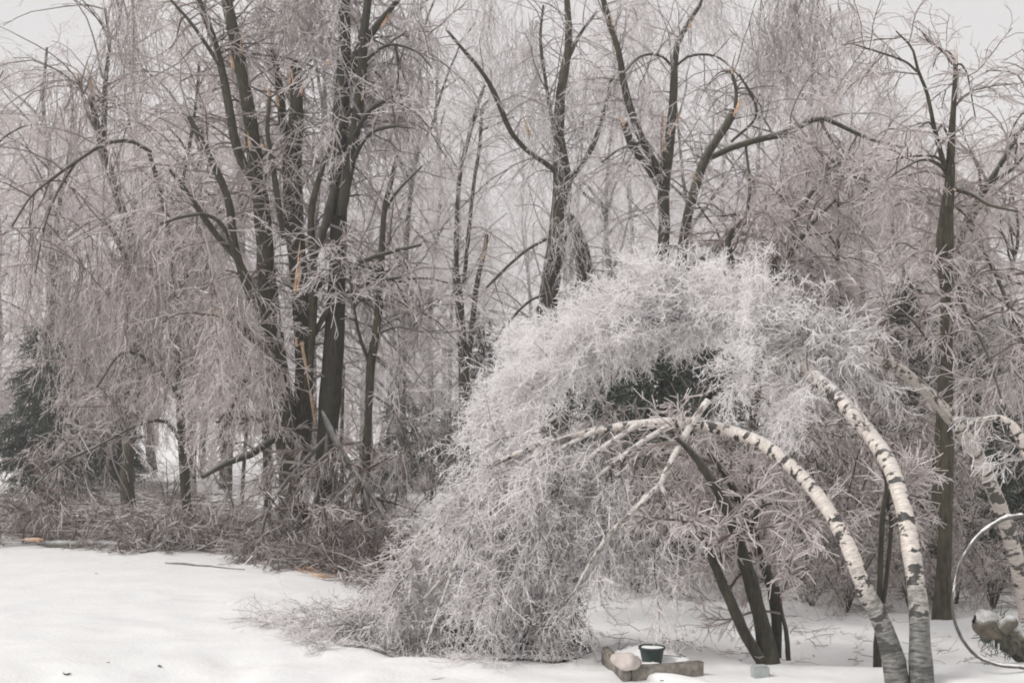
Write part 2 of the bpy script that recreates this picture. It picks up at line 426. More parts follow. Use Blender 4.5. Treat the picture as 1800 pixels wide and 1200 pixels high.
# ------------------------------------------------------------------ traced trees
DEN = .6
def hero(name, label, base, d, trunk, limbs, crown_args, mats=(BARK, ICE), torn=(), group=None, extra_limbs=0, cat='tree', sides=12, dl=None, K=18, ws=.8, away=.55, tf=9):
    """trunk: pixel trace from the ground up; limbs: list of (trace, d_start, d_end)"""
    tp, tr = stem(trunk, d, dl if dl is not None else d, 26); tr = tr * ws
    gb = tp[0].copy(); gb[2] = float(gz(gb[0], gb[1])); base = gb
    tp[0, 2] = min(tp[0, 2], gb[2] - .1)
    root = thing(name, label, cat, base, group)
    flare = 1 + .35 * np.exp(-np.linspace(0, 1, 26) * 14)
    trunk_o = link('trunk', Geo().tubes(tp[None], (tr * flare)[None], sides, .3, .045).mesh('trunk', mats[0], base), root)
    lines = [(tp[np.linspace(tf, 25, 18).astype(int)], tr[np.linspace(tf, 25, 18).astype(int)])]
    crown_args = dict(crown_args); crown_args.setdefault('bias', (0, away, 0))
    crown_args['n1'] = int(crown_args['n1'] * DEN); crown_args['n2'] = int(crown_args['n2'] * DEN); crown_args['n3'] = int(crown_args['n3'] * DEN)
    for l in limbs:
        lp, lr = stem(l[0], l[1], l[2] if len(l) > 2 else l[1], 18)
        lr = np.maximum(lr * max(ws, .75), .006)
        link('limb', Geo().tubes(lp[None], lr[None], 9, .3, .05).mesh('limb', mats[0], base), root)
        lines.append((lp, lr))
    if extra_limbs:
        X, R = sprout(*stack(lines), extra_limbs, .3, 1, 1.2, 3.0, 18, 1, .6, .7, .5, .10, .035, .009, .3)
        for a in range(extra_limbs):
            link('limb', Geo().tubes(X[a:a + 1], R[a:a + 1], 6, .3, .05).mesh('limb', mats[0], base), root)
            lines.append((X[a], R[a]))
    c = link('crown', crown(lines, **crown_args).mesh('crown', mats[1], base), root); c['kind'] = 'stuff'
    for (a, b, w, dd) in torn:
        o = link('torn_wood', splinter(P(*a, dd) - base, P(*b, dd) - base, w * dd / F).mesh('torn_wood', WOOD), trunk_o)
    return root, lines

exec_order = []
dA = 14.8
# A: the big split clump left of centre
hero('split_maple_tree', 'big dark split-trunk tree with several tall stems and a long torn scar, left of centre', None, dA,
     [(517, 972, 52), (514, 860, 46), (502, 740, 44), (486, 640, 40), (474, 540, 38), (466, 440, 32), (458, 350, 30), (447, 270, 30), (436, 190, 26), (420, 100, 24), (402, 20, 22), (380, -120, 16)],
     [([(520, 940, 40), (528, 800, 38), (534, 690, 36), (532, 580, 34), (524, 480, 34), (516, 380, 36), (514, 280, 36), (522, 190, 26), (520, 110, 20)], dA + .15),
      ([(514, 300, 28), (500, 240, 20), (491, 150, 15), (480, 90, 10)], dA + .2, dA + .5),
      ([(456, 330, 18), (434, 300, 18), (416, 260, 18), (404, 200, 17), (394, 140, 16), (376, 70, 14), (354, 15, 13), (320, -90, 8)], dA - .1, dA - .5),
      ([(394, 130, 9), (370, 90, 8), (335, 40, 7), (300, 0, 5)], dA - .4, dA - .7),
      ([(476, 600, 18), (440, 520, 17), (412, 430, 16), (402, 355, 15), (378, 295, 14), (346, 232, 12), (332, 205, 9)], dA - .2, dA - 1.0),
      ([(470, 560, 14), (440, 500, 14), (415, 452, 13), (380, 412, 12), (342, 358, 11), (300, 298, 9)], dA - .3, dA - 1.4),
      ([(415, 452, 10), (395, 402, 9), (365, 378, 8), (325, 380, 7), (283, 393, 6)], dA - .9, dA - 1.5),
      ([(472, 628, 16), (440, 590, 15), (412, 566, 13), (386, 545, 13)], dA - .3, dA - .9),
      ([(540, 690, 15), (550, 560, 15), (552, 470, 14), (546, 400, 13), (556, 330, 12), (590, 240, 10), (618, 190, 9)], dA - .3, dA - .5),
      ([(500, 420, 12), (488, 350, 12), (478, 280, 10), (470, 230, 9), (474, 170, 7)], dA - .3, dA - .6),
      ([(545, 520, 12), (580, 485, 10), (640, 458, 9), (690, 442, 8), (740, 430, 6)], dA - .2, dA - .8),
      ([(545, 600, 11), (585, 535, 10), (640, 500, 8), (705, 487, 5)], dA - .2, dA - .7),
      ([(482, 770, 16), (440, 798, 14), (395, 815, 12), (355, 838, 9)], dA - .2, dA - .8),
      ([(480, 660, 12), (450, 655, 11), (425, 675, 9), (405, 720, 7), (385, 770, 5)], dA - .2, dA - .9),
      ([(470, 745, 9), (440, 735, 9), (400, 737, 6), (380, 742, 4)], dA - .2, dA - .6)],
     dict(n1=420, n2=4200, n3=22000, L=(.7, 2.3), droop=.8, t0=.12, tw=.82,
          drapes=[(500, -40, 130, 60, dA + .4, 60), (540, -40, 120, 30, dA + .4, 40), (400, 480, 780, 60, dA - 1, 40), (455, 610, 760, 40, dA - .8, 40)]),
     mats=(BARK, ICE_BROWN),
     torn=[((521, 515), (529, 425), 12, dA - .5), ((440, 262), (435, 228), 9, dA - .4), ((410, 120), (405, 92), 8, dA - .5), ((490, 190), (486, 160), 8, dA), ((530, 600), (545, 690), 14, dA - .35), ((545, 690), (556, 760), 10, dA - .35), ((524, 510), (530, 440), 9, dA - .35), ((542, 430), (545, 405), 14, dA - .35),
           ((512, 150), (503, 105), 10, dA), ((530, 165), (533, 148), 12, dA - .1), ((384, 552), (400, 533), 16, dA - .9), ((425, 95), (423, 50), 7, dA - .2),
           ((521, 608), (521, 592), 9, dA - .4), ((475, 170), (468, 150), 8, dA - .5), ((464, 260), (458, 252), 10, dA - .3)], sides=14, ws=.92, away=.9)

hero('maple_tree', 'tall dark straight-trunked tree just right of the split clump, forking at the top', None, 14.6,
     [(580, 972, 44), (572, 900, 38), (574, 800, 36), (580, 700, 40), (588, 600, 38), (592, 500, 32), (595, 400, 32), (596, 300, 32), (600, 200, 30), (604, 110, 26), (606, 20, 22), (600, -120, 16)],
     [([(598, 380, 22), (612, 300, 22), (624, 230, 22), (634, 150, 20), (638, 80, 18), (645, 15, 15), (660, -80, 10)], 14.4, 14.2),
      ([(612, 140, 16), (630, 95, 15), (655, 55, 14), (682, 22, 11), (730, -40, 7)], 14.5, 14.0),
      ([(622, 240, 10), (650, 195, 8), (690, 170, 6)], 14.3, 13.9),
      ([(590, 330, 20), (570, 400, 16), (552, 450, 13)], 14.4, 14.2),
      ([(612, 300, 9), (645, 240, 8), (690, 222, 6), (720, 225, 4)], 14.3, 13.8),
      ([(628, 120, 7), (680, 80, 6), (730, 90, 4), (760, 120, 3)], 14.3, 13.8)],
     dict(n1=190, n2=1900, n3=9500, L=(.6, 2.0), droop=.8, t0=.3, tw=.82,
          drapes=[(590, -60, 120, 60, 14.9, 50), (690, 60, 330, 60, 14.9, 46), (720, -40, 200, 50, 15.2, 30), (600, 170, 330, 22, 14.2, 16)]),
     ws=.95, away=1.1, mats=(BARK_WET, ICE), torn=[((636, 175), (640, 145), 8, 14.2), ((672, 45), (690, 18), 8, 14.1), ((578, 115), (577, 100), 9, 14.3), ((605, 425), (604, 412), 6, 14.2), ((574, 745), (574, 735), 9, 14.2)])

hero('crooked_tree', 'slim crooked tree with a snapped top right of the tall dark trunks', None, 14.4,
     [(640, 985, 22), (642, 900, 19), (643, 820, 19), (648, 720, 17), (652, 640, 20), (664, 560, 18), (669, 490, 16), (672, 420, 14), (677, 360, 12), (690, 310, 10), (697, 275, 8)],
     [([(676, 370, 8), (700, 335, 6), (742, 292, 4)], 14.4, 14.0), ([(650, 640, 9), (632, 590, 8), (622, 540, 7), (615, 470, 5)], 14.4, 14.0),
      ([(668, 585, 5), (700, 575, 4), (740, 583, 3)], 14.4, 14.0), ([(650, 690, 6), (690, 720, 5), (715, 770, 4), (730, 830, 3)], 14.4, 13.9)],
     dict(n1=70, n2=600, n3=2600, L=(.4, 1.5), droop=.9, t0=.3), mats=(BARK, ICE), sides=9)

# left of frame
hero('weeping_tree', 'ice-draped tree at the far left with broken orange top spikes and long hanging twigs', None, 20.5,
     [(228, 892, 26), (222, 840, 25), (232, 740, 24), (240, 640, 24), (245, 540, 22), (235, 440, 20), (205, 340, 18), (175, 240, 16), (160, 170, 13)],
     [([(175, 240, 10), (158, 205, 8), (136, 132, 6)], 20.4), ([(182, 260, 14), (185, 150, 11), (192, 80, 8), (185, 15, 6)], 20.6, 20.8),
      ([(240, 560, 14), (225, 470, 13), (200, 410, 11), (172, 380, 9)], 20.3, 19.5),
      ([(245, 520, 12), (300, 400, 10), (325, 300, 8), (345, 180, 7), (350, 110, 5)], 20.5, 20.0),
      ([(250, 600, 11), (320, 520, 9), (355, 440, 7)], 20.4, 19.0)],
     dict(n1=260, n2=3200, n3=15500, L=(1.2, 3.4), droop=.55, t0=.15, tw=.95, K3=2,
          drapes=[(225, -60, 300, 55, 20.0, 110), (130, 130, 430, 60, 19.5, 60), (80, 360, 640, 60, 18.5, 60), (150, 430, 760, 60, 19.2, 90), (280, 300, 700, 90, 19, 110), (200, 480, 780, 50, 18.8, 60), (140, 620, 800, 25, 19.0, 50)]),
     mats=(BARK, ICE_BROWN), torn=[((164, 168), (150, 104), 9, 20.4), ((138, 138), (133, 128), 6, 20.3)])

hero('arched_limb_tree', 'ice-bent tree leaning in from the left edge with one long arched limb', None, 16.6,
     [(330, 945, 22), (325, 850, 20), (318, 740, 19), (312, 620, 18), (310, 520, 17), (300, 420, 14), (280, 330, 11), (262, 268, 9)],
     [([(266, 268, 9), (240, 252, 9), (215, 247, 9), (180, 255, 9), (140, 280, 8), (95, 312, 7), (55, 345, 5), (20, 400, 4)], 16.5, 15.6),
      ([(135, 283, 6), (100, 340, 5), (78, 400, 4), (62, 480, 3)], 16.0, 15.6), ([(310, 520, 10), (355, 430, 9), (390, 350, 7)], 16.6, 16.2),
      ([(316, 700, 10), (270, 640, 9), (215, 620, 7), (170, 680, 5)], 16.5, 15.5), ([(320, 780, 9), (290, 740, 8), (235, 750, 6), (170, 785, 5), (105, 815, 5), (45, 868, 4)], 16.4, 14.6)],
     dict(n1=160, n2=1900, n3=9500, L=(.6, 2.0), droop=.7, t0=.1, tw=.85, K3=2,
          drapes=[(330, 330, 760, 70, 16.3, 90), (250, 420, 800, 70, 16.1, 80), (290, 600, 800, 50, 15.8, 30)]),
     mats=(BARK, ICE_BROWN), sides=10)

# centre, behind
hero('broken_poplar_tree', 'dark broken-topped trunk in the pale gap at the centre of the woods', None, 22.0,
     [(822, 890, 26), (818, 780, 24), (815, 700, 21), (812, 600, 20), (806, 520, 19), (800, 472, 16)],
     [([(815, 690, 14), (828, 590, 13), (838, 500, 12), (850, 450, 10), (856, 412, 8)], 22.0, 21.8),
      ([(806, 560, 12), (802, 430, 11), (808, 310, 10), (822, 250, 9), (838, 190, 9), (852, 150, 7)], 22.2, 22.4),
      ([(815, 500, 9), (832, 330, 8), (843, 260, 8), (848, 190, 8), (862, 175, 6)], 22.2, 22.4), ([(845, 230, 5), (880, 215, 4), (905, 205, 3)], 22.3, 22.0)],
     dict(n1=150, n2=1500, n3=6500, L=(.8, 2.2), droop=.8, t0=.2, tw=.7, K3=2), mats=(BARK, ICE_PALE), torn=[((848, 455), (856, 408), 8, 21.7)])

hero('double_stem_tree', 'thick double-stemmed tree rising behind the top of the iced birch crown', None, 20.0,
     [(975, 900, 52), (972, 760, 50), (965, 620, 46), (962, 540, 44), (972, 470, 42), (984, 390, 44), (988, 310, 40), (982, 240, 26), (985, 170, 22), (995, 110, 20), (1000, 60, 16), (992, -60, 10)],
     [([(995, 380, 34), (1015, 420, 36), (1028, 480, 36), (1012, 560, 36), (1000, 660, 34), (990, 780, 34)], 19.8),
      ([(985, 310, 14), (966, 292, 13), (930, 268, 11), (898, 232, 12), (880, 190, 12), (862, 150, 11), (838, 115, 9), (812, 85, 8), (783, 50, 6)], 19.9, 19.0),
      ([(990, 320, 22), (1015, 300, 14), (1040, 260, 12), (1062, 200, 11), (1075, 140, 8)], 20.0, 19.6),
      ([(960, 420, 8), (925, 440, 7), (890, 470, 7), (855, 505, 5)], 19.8, 19.2), ([(965, 515, 7), (930, 530, 6), (890, 570, 6), (855, 620, 4)], 19.7, 19.0),
      ([(996, 110, 10), (1020, 60, 8), (1050, 20, 6)], 20.0, 19.8), ([(975, 235, 9), (960, 150, 8), (950, 70, 7), (955, 10, 5)], 20.0, 20.4)],
     dict(n1=280, n2=2900, n3=13500, L=(.8, 2.6), droop=.75, t0=.12, tw=.7, K3=2,
          drapes=[(860, -30, 220, 50, 20.4, 60), (910, 30, 300, 60, 20.4, 70), (1040, 100, 330, 60, 20.6, 60), (960, 180, 330, 50, 19.6, 40), (1000, 330, 560, 60, 19.5, 50)]),
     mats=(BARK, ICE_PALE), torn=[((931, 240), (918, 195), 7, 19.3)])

hero('forked_tree', 'three-stemmed forked tree with orange split wood in its crotch, top right of centre', None, 18.0,
     [(1170, 920, 30), (1168, 760, 28), (1166, 600, 26), (1165, 470, 26), (1168, 400, 25), (1165, 335, 26), (1172, 285, 28), (1180, 220, 20), (1184, 160, 18), (1187, 100, 14), (1198, 58, 12), (1225, 20, 9), (1260, -60, 6)],
     [([(1164, 335, 18), (1140, 295, 18), (1112, 258, 18), (1097, 214, 16)], 18.0, 17.6),
      ([(1170, 318, 16), (1150, 285, 16), (1126, 240, 17), (1108, 190, 17), (1096, 145, 16), (1090, 105, 14), (1083, 75, 14), (1070, 35, 15), (1050, -40, 9)], 17.9, 17.5),
      ([(1185, 120, 6), (1160, 98, 6), (1125, 100, 5), (1095, 130, 3)], 18, 17.4), ([(1190, 115, 6), (1215, 98, 6), (1260, 100, 5), (1300, 135, 4), (1340, 190, 3)], 18, 17.5),
      ([(1130, 250, 7), (1090, 262, 6), (1058, 285, 4)], 17.8, 17.3)],
     dict(n1=190, n2=2000, n3=9500, L=(.7, 2.2), droop=.8, t0=.2, tw=.7, K3=2,
          drapes=[(1130, -30, 120, 50, 18.6, 40), (1250, -50, 90, 30, 18.6, 50), (1140, 120, 300, 40, 18.8, 30)]),
     mats=(BARK, ICE_PALE), torn=[((1166, 265), (1163, 190), 14, 17.8), ((1176, 235), (1203, 185), 9, 17.8), ((1098, 218), (1094, 205), 14, 17.5), ((1212, 48), (1222, 30), 8, 17.9), ((1078, 45), (1073, 25), 8, 17.4)])

hero('snapped_limb_tree', 'leaning tree with a snapped orange-tipped top and a long limb reaching right', None, 17.0,
     [(1180, 900, 26), (1184, 700, 25), (1192, 520, 24), (1205, 400, 22), (1225, 320, 21), (1245, 268, 20), (1272, 228, 20), (1290, 195, 18)],
     [([(1248, 278, 13), (1290, 258, 14), (1335, 245, 15), (1375, 235, 15), (1410, 220, 14), (1442, 207, 12), (1480, 222, 10), (1530, 245, 8), (1590, 260, 5)], 17.0, 16.2),
      ([(1440, 208, 6), (1475, 270, 6), (1520, 330, 5), (1570, 360, 4)], 16.5, 16.0), ([(1380, 236, 6), (1440, 260, 6), (1480, 300, 5), (1530, 320, 4)], 16.6, 16.1),
      ([(1292, 190, 8), (1294, 160, 8), (1286, 125, 7)], 17.0), ([(1200, 480, 16), (1270, 430, 14), (1310, 390, 11), (1355, 365, 9), (1396, 340, 6)], 17.0, 16.2),
      ([(1285, 250, 6), (1330, 200, 6), (1300, 130, 4)], 17, 16.6), ([(1310, 250, 5), (1318, 330, 7), (1310, 390, 8)], 16.9, 16.7)],
     dict(n1=190, n2=2100, n3=9500, L=(.6, 2.2), droop=.8, t0=.2, tw=.85, K3=2,
          drapes=[(1450, 120, 210, 25, 17.2, 50), (1400, -40, 220, 70, 18.5, 120), (1340, 20, 230, 40, 18.5, 60), (1480, 0, 190, 40, 18.5, 50)]),
     mats=(BARK, ICE), torn=[((1290, 200), (1302, 170), 14, 16.8), ((1288, 130), (1284, 118), 6, 16.8), ((1222, 312), (1218, 305), 8, 16.8)])

hero('twin_stem_tree', 'pair of dark leaning stems above the right shoulder of the iced birch crown', None, 15.5,
     [(1310, 980, 24), (1320, 800, 22), (1335, 640, 21), (1350, 520, 20), (1362, 465, 18), (1385, 410, 15), (1425, 340, 11), (1480, 280, 7)],
     [([(1350, 530, 16), (1375, 470, 15), (1400, 430, 13), (1430, 390, 9), (1470, 350, 6)], 15.3, 14.8), ([(1340, 600, 15), (1300, 500, 14), (1280, 430, 13), (1290, 400, 10)], 15.4, 15.2)],
     dict(n1=130, n2=1500, n3=6500, L=(.6, 2.0), droop=.8, t0=.2, tw=1.1), mats=(BARK, ICE_BROWN), sides=10)

# right
hero('bare_maple_tree', 'slender dark tree at the right, its spiked top bare against the sky', None, 10.4,
     [(1655, 1090, 34), (1660, 980, 28), (1664, 860, 28), (1664, 740, 28), (1663, 620, 27), (1664, 520, 26), (1665, 430, 25), (1668, 350, 22), (1670, 290, 19), (1674, 220, 14), (1678, 160, 11), (1680, 115, 9)],
     [([(1664, 305, 13), (1652, 262, 11), (1640, 215, 10), (1630, 165, 8), (1614, 125, 7), (1603, 85, 5), (1575, 55, 3)], 10.4, 10.1),
      ([(1612, 126, 6), (1590, 108, 5), (1545, 92, 4), (1500, 78, 3)], 10.2, 9.9), ([(1662, 300, 9), (1645, 286, 8), (1620, 281, 6), (1590, 295, 5), (1560, 315, 3)], 10.4, 9.8),
      ([(1660, 285, 7), (1640, 275, 6), (1600, 275, 5), (1560, 283, 3)], 10.4, 10.0), ([(1660, 520, 14), (1650, 440, 13), (1655, 380, 11), (1662, 330, 9)], 10.3, 10.2),
      ([(1676, 332, 11), (1710, 342, 10), (1740, 360, 8), (1790, 372, 5)], 10.4, 10.0), ([(1679, 118, 5), (1688, 112, 5), (1700, 130, 4), (1706, 160, 3), (1715, 210, 3)], 10.4, 10.2),
      ([(1678, 105, 5), (1665, 90, 4), (1650, 95, 3), (1640, 118, 2)], 10.4, 10.3), ([(1645, 230, 6), (1632, 215, 5), (1615, 225, 3)], 10.3, 10.1),
      ([(1668, 240, 5), (1655, 220, 4), (1645, 240, 3)], 10.4, 10.3), ([(1660, 640, 5), (1600, 560, 4), (1560, 550, 3)], 10.3, 9.8), ([(1666, 480, 8), (1705, 560, 7), (1735, 620, 6), (1760, 700, 4)], 10.3, 9.8)],
     dict(n1=150, n2=1100, n3=3600, L=(.3, 1.05), droop=1.1, t0=.2, tw=.75, L2=(.2, .6), L3=(.06, .18)), mats=(BARK, ICE_BROWN),
     torn=[((1680, 120), (1677, 66), 6, 10.4), ((1678, 335), (1676, 330), 7, 10.3)])

hero('leaning_tree', 'dark tree leaning right out of the frame behind the bare spiked tree', None, 11.2,
     [(1640, 1060, 22), (1645, 900, 20), (1652, 740, 18), (1660, 600, 17), (1672, 480, 17), (1695, 400, 17), (1720, 350, 16), (1745, 312, 14), (1770, 270, 11), (1800, 220, 8), (1850, 140, 5)],
     [([(1735, 325, 9), (1775, 300, 8), (1815, 260, 5)], 11.1, 10.8), ([(1700, 390, 8), (1745, 470, 9), (1770, 530, 8), (1792, 580, 7), (1815, 660, 4)], 11.1, 10.4)],
     dict(n1=110, n2=950, n3=3600, L=(.5, 1.5), droop=1.0, t0=.35, tw=.85), mats=(BARK, ICE_BROWN), sides=10)

# ------------------------------------------------------------------ bent birches
def birch(name, label, trace, depths, crown_from, crown_args, material, more=(), ice=ICE_BIRCH, stubs=(), sides=16, ws=.6):
    q = []
    for (x, y, w), d in zip(trace, depths):
        p = P(x, y, d); p[2] = max(p[2], float(gz(p[0], p[1])) + .03) if len(q) else p[2]; q.append((*p, w * ws * .5 * d / F))
    L = smooth_line(q, 60); tp, tr = L[:, :3], np.maximum(L[:, 3], .006)
    base = tp[0].copy(); base[2] = float(gz(base[0], base[1])); tp[0, 2] = base[2] - .12
    root = thing(name, label, 'birch tree', base)
    tr2 = tr * (1 + .03 * np.sin(np.arange(60) * 1.7) + .25 * np.exp(-np.arange(60) / 3.0))
    link('trunk', Geo().tubes(tp[None], tr2[None], sides, .5, .02).mesh('trunk', material, base), root)
    k0 = int(60 * crown_from); idx = np.linspace(k0, 59, 18).astype(int)
    lines = [(tp[idx], tr[idx])]
    for (tr_, da, db, *bare) in more:
        lp, lr = stem(tr_, da, db, 18); lp[:, 2] = np.maximum(lp[:, 2], gz(lp[:, 0], lp[:, 1]) + .03)
        link('limb', Geo().tubes(lp[None], lr[None], 8, .6, .04).mesh('limb', BIRCH_LIMB if material is BIRCH else material, base), root)
        if not bare: lines.append((lp, lr))
    if crown_args:
        c = link('crown', crown(lines, **crown_args).mesh('crown', ice, base), root); c['kind'] = 'stuff'
    return root

birch('bent_birch_tree', 'lower bent white birch, its iced crown lying on the snow in the foreground',
      [(1580, 1192, 34), (1568, 1150, 32), (1548, 1090, 30), (1518, 1030, 28), (1492, 962, 26), (1452, 890, 25), (1402, 830, 25), (1340, 780, 24), (1270, 754, 22), (1200, 743, 20), (1120, 746, 17), (1045, 757, 13), (970, 776, 10), (900, 800, 9), (840, 836, 8), (785, 890, 7), (735, 965, 6), (690, 1030, 5), (620, 1068, 4), (530, 1085, 3), (470, 1090, 3)],
      [7.4, 7.42, 7.45, 7.5, 7.6, 7.75, 7.9, 8.05, 8.2, 8.3, 8.35, 8.4, 8.45, 8.5, 8.55, 8.65, 8.75, 8.95, 9.2, 9.5, 9.6], .42,
      dict(n1=260, n2=3300, n3=39000, L=(.45, 1.1), droop=1.5, tw=.44, up=-.2, t0=.03, ice=(.3, .6, .95), bias=(0, .2, 0), L2=(.2, .55), L3=(.04, .13), tp1=.75, o1=.8, a1=.9, o2=.75, a2=.85, o3=.85, a3=.7, nz=.5, K3=3), BIRCH, ws=1.0, ice=ICE_BIRCH_LOW,
      more=[([(1180, 745, 11), (1110, 790, 10), (1030, 860, 8), (985, 950, 7), (955, 1060, 5), (940, 1140, 4)], 8.3, 8.2),
            ([(1120, 746, 10), (1040, 800, 9), (960, 870, 8), (900, 960, 6), (865, 1060, 5), (850, 1140, 4)], 8.3, 8.15),
            ([(1045, 757, 9), (950, 810, 8), (870, 880, 7), (810, 970, 6), (775, 1060, 5), (750, 1130, 3)], 8.35, 8.3),
            ([(970, 776, 8), (880, 850, 7), (820, 940, 6), (780, 1040, 5), (760, 1130, 3)], 8.4, 8.9),
            ([(1080, 750, 8), (1000, 830, 7), (940, 930, 6), (900, 1040, 4)], 8.5, 9.0),
            ([(775, 930, 6), (715, 1010, 6), (650, 1062, 5), (575, 1082, 4), (500, 1092, 3)], 8.6, 9.2),
            ([(790, 1000, 5), (735, 1060, 5), (670, 1095, 5), (600, 1110, 4), (530, 1105, 3)], 8.5, 8.9),
            ([(735, 965, 5), (700, 1040, 5), (640, 1085, 4), (560, 1105, 3)], 8.7, 9.0),
            ([(1160, 852, 10), (1120, 890, 8), (1070, 940, 7), (1030, 1000, 5), (1000, 1060, 4)], 8.05, 7.95),
            ([(1160, 850, 10), (1172, 875, 8), (1180, 905, 6), (1180, 940, 4)], 8.05, 8.0),
            ([(1245, 703, 13), (1222, 735, 12), (1190, 790, 11), (1160, 852, 10)], 8.1, 8.05, 1),
            ([(1160, 852, 8), (1130, 875, 7), (1110, 910, 5), (1105, 950, 4)], 8.05, 8.2)])

birch('bent_birch_tree', 'thickest white birch with black bands, arched left into the big upper iced crown',
      [(1620, 1196, 34), (1618, 1150, 32), (1614, 1060, 31), (1602, 970, 30), (1588, 890, 29), (1565, 820, 29), (1530, 765, 29), (1485, 712, 28), (1440, 668, 25), (1395, 625, 22), (1340, 585, 18), (1270, 565, 16), (1190, 560, 14), (1110, 575, 12), (1030, 610, 9), (960, 655, 7), (900, 705, 5), (865, 745, 4), (840, 780, 3)],
      [7.35, 7.4, 7.5, 7.65, 7.8, 8.0, 8.25, 8.5, 8.8, 9.1, 9.35, 9.55, 9.7, 9.8, 9.9, 9.95, 10, 10, 10], .50,
      dict(n1=300, n2=3400, n3=39000, L=(.3, .72), droop=.6, tw=.48, up=.26, t0=.0, ice=(.5, .95, 1.35), bias=(-.1, -.05, 0), L2=(.15, .42), L3=(.04, .12), tp1=.5, o1=.78, a1=.95, o2=.75, a2=.85, o3=.85, a3=.7, nz=.5, K3=3), BIRCH, ws=1.0,
      more=[([(1395, 625, 12), (1340, 560, 10), (1280, 520, 8), (1200, 500, 6), (1120, 515, 4)], 9.1, 9.6),
            ([(1340, 585, 11), (1260, 530, 9), (1160, 520, 7), (1060, 560, 5), (980, 605, 4)], 9.4, 9.9),
            ([(1270, 560, 10), (1180, 570, 8), (1090, 590, 7), (1000, 635, 5), (920, 695, 4)], 9.5, 9.5),
            ([(1400, 630, 9), (1370, 640, 8), (1335, 645, 6), (1300, 655, 5), (1270, 670, 3)], 9.0, 8.9),
            ([(1190, 560, 9), (1130, 575, 8), (1080, 590, 6), (1020, 620, 4)], 9.7, 9.4),
            ([(1110, 575, 8), (1030, 570, 7), (960, 600, 5), (900, 650, 4)], 9.8, 10.2),
            ([(1430, 655, 6), (1415, 670, 5), (1400, 700, 4), (1385, 740, 3)], 8.8, 8.7)])

birch('bent_birch_tree', 'tan-pink birch bent in from the right edge, farthest right of the arched birches',
      [(1812, 1110, 30), (1800, 1040, 28), (1785, 980, 27), (1768, 920, 26), (1745, 860, 25), (1712, 790, 24), (1672, 735, 23), (1630, 690, 22), (1590, 658, 20), (1545, 634, 17), (1490, 618, 12), (1440, 612, 8), (1400, 615, 5)],
      [9.6, 9.55, 9.5, 9.45, 9.4, 9.35, 9.3, 9.25, 9.2, 9.15, 9.1, 9.1, 9.1], .86,
      dict(n1=50, n2=450, n3=2200, L=(.2, .7), droop=1.2, tw=.7, up=-.1, t0=.1, ice=(.4, .65, .85), L2=(.12, .4), L3=(.05, .14)), BIRCH_TAN, ws=1.0,
      more=[([(1560, 628, 6), (1600, 655, 8), (1640, 695, 9), (1690, 755, 9)], 9.0, 9.15, 1), ([(1490, 618, 6), (1450, 590, 5), (1425, 580, 4), (1390, 590, 2)], 9.1, 9.0)])

birch('bent_birch_tree', 'white birch bowed over at the extreme right edge above the iced hoop',
      [(1880, 1150, 34), (1860, 1020, 30), (1835, 880, 27), (1808, 800, 22), (1790, 762, 17), (1772, 740, 12), (1745, 733, 8), (1700, 745, 5)],
      [8.6, 8.6, 8.6, 8.55, 8.5, 8.5, 8.5, 8.5], .65,
      dict(n1=8, n2=40, n3=160, L=(.15, .4), droop=1.3, tw=.65, up=-.2, t0=.1, ice=(.4, .65, .85), L2=(.12, .35), L3=(.05, .13)), BIRCH, ws=1.0)

# ------------------------------------------------------------------ dark shrub clump under the crown
dS = 8.05
hero('leaning_alder_tree', 'clump of dark stems leaning left under the iced birch crown', None, dS,
     [(1352, 1165, 44), (1340, 1100, 34), (1322, 1030, 31), (1302, 965, 28), (1282, 905, 26), (1255, 850, 22), (1220, 800, 16), (1190, 770, 10)],
     [([(1338, 1160, 26), (1312, 1118, 24), (1290, 1070, 23), (1268, 1020, 21), (1250, 975, 17), (1238, 935, 12), (1232, 905, 7)], dS - .05, dS - .2),
      ([(1364, 1155, 24), (1365, 1090, 23), (1355, 1030, 22), (1338, 975, 20), (1322, 930, 19), (1300, 880, 17), (1275, 835, 14), (1245, 795, 9)], dS + .08, dS + .3),
      ([(1386, 1160, 11), (1382, 1110, 10), (1374, 1075, 8), (1368, 1030, 5)], dS + .02, dS + .1),
      ([(1320, 930, 9), (1330, 900, 8), (1350, 885, 6), (1380, 890, 4), (1410, 925, 3)], dS + .1, dS),
      ([(1255, 975, 6), (1268, 990, 5), (1264, 960, 4)], dS - .2)],
     dict(n1=90, n2=800, n3=3800, L=(.25, .8), droop=.8, t0=.45, tw=.8, L2=(.12, .4), L3=(.05, .15)), mats=(BARK_WET, ICE_BROWN), cat='shrub', sides=12)

hero('thin_sapling', 'thin dark double sapling standing between the two white birch trunks', None, 8.25,
     [(1541, 1150, 15), (1545, 1080, 13), (1548, 980, 12), (1552, 900, 11), (1558, 850, 8), (1540, 790, 6), (1515, 740, 3)],
     [([(1553, 1060, 9), (1562, 980, 9), (1567, 920, 9), (1560, 880, 8), (1575, 830, 5)], 8.25, 8.3), ([(1560, 890, 5), (1590, 870, 4), (1620, 875, 3)], 8.3, 8.1)],
     dict(n1=22, n2=170, n3=700, L=(.2, .6), droop=.9, t0=.3, tw=.7, L2=(.12, .4), L3=(.05, .14)), mats=(BARK_WET, ICE_BROWN), cat='sapling', sides=8)


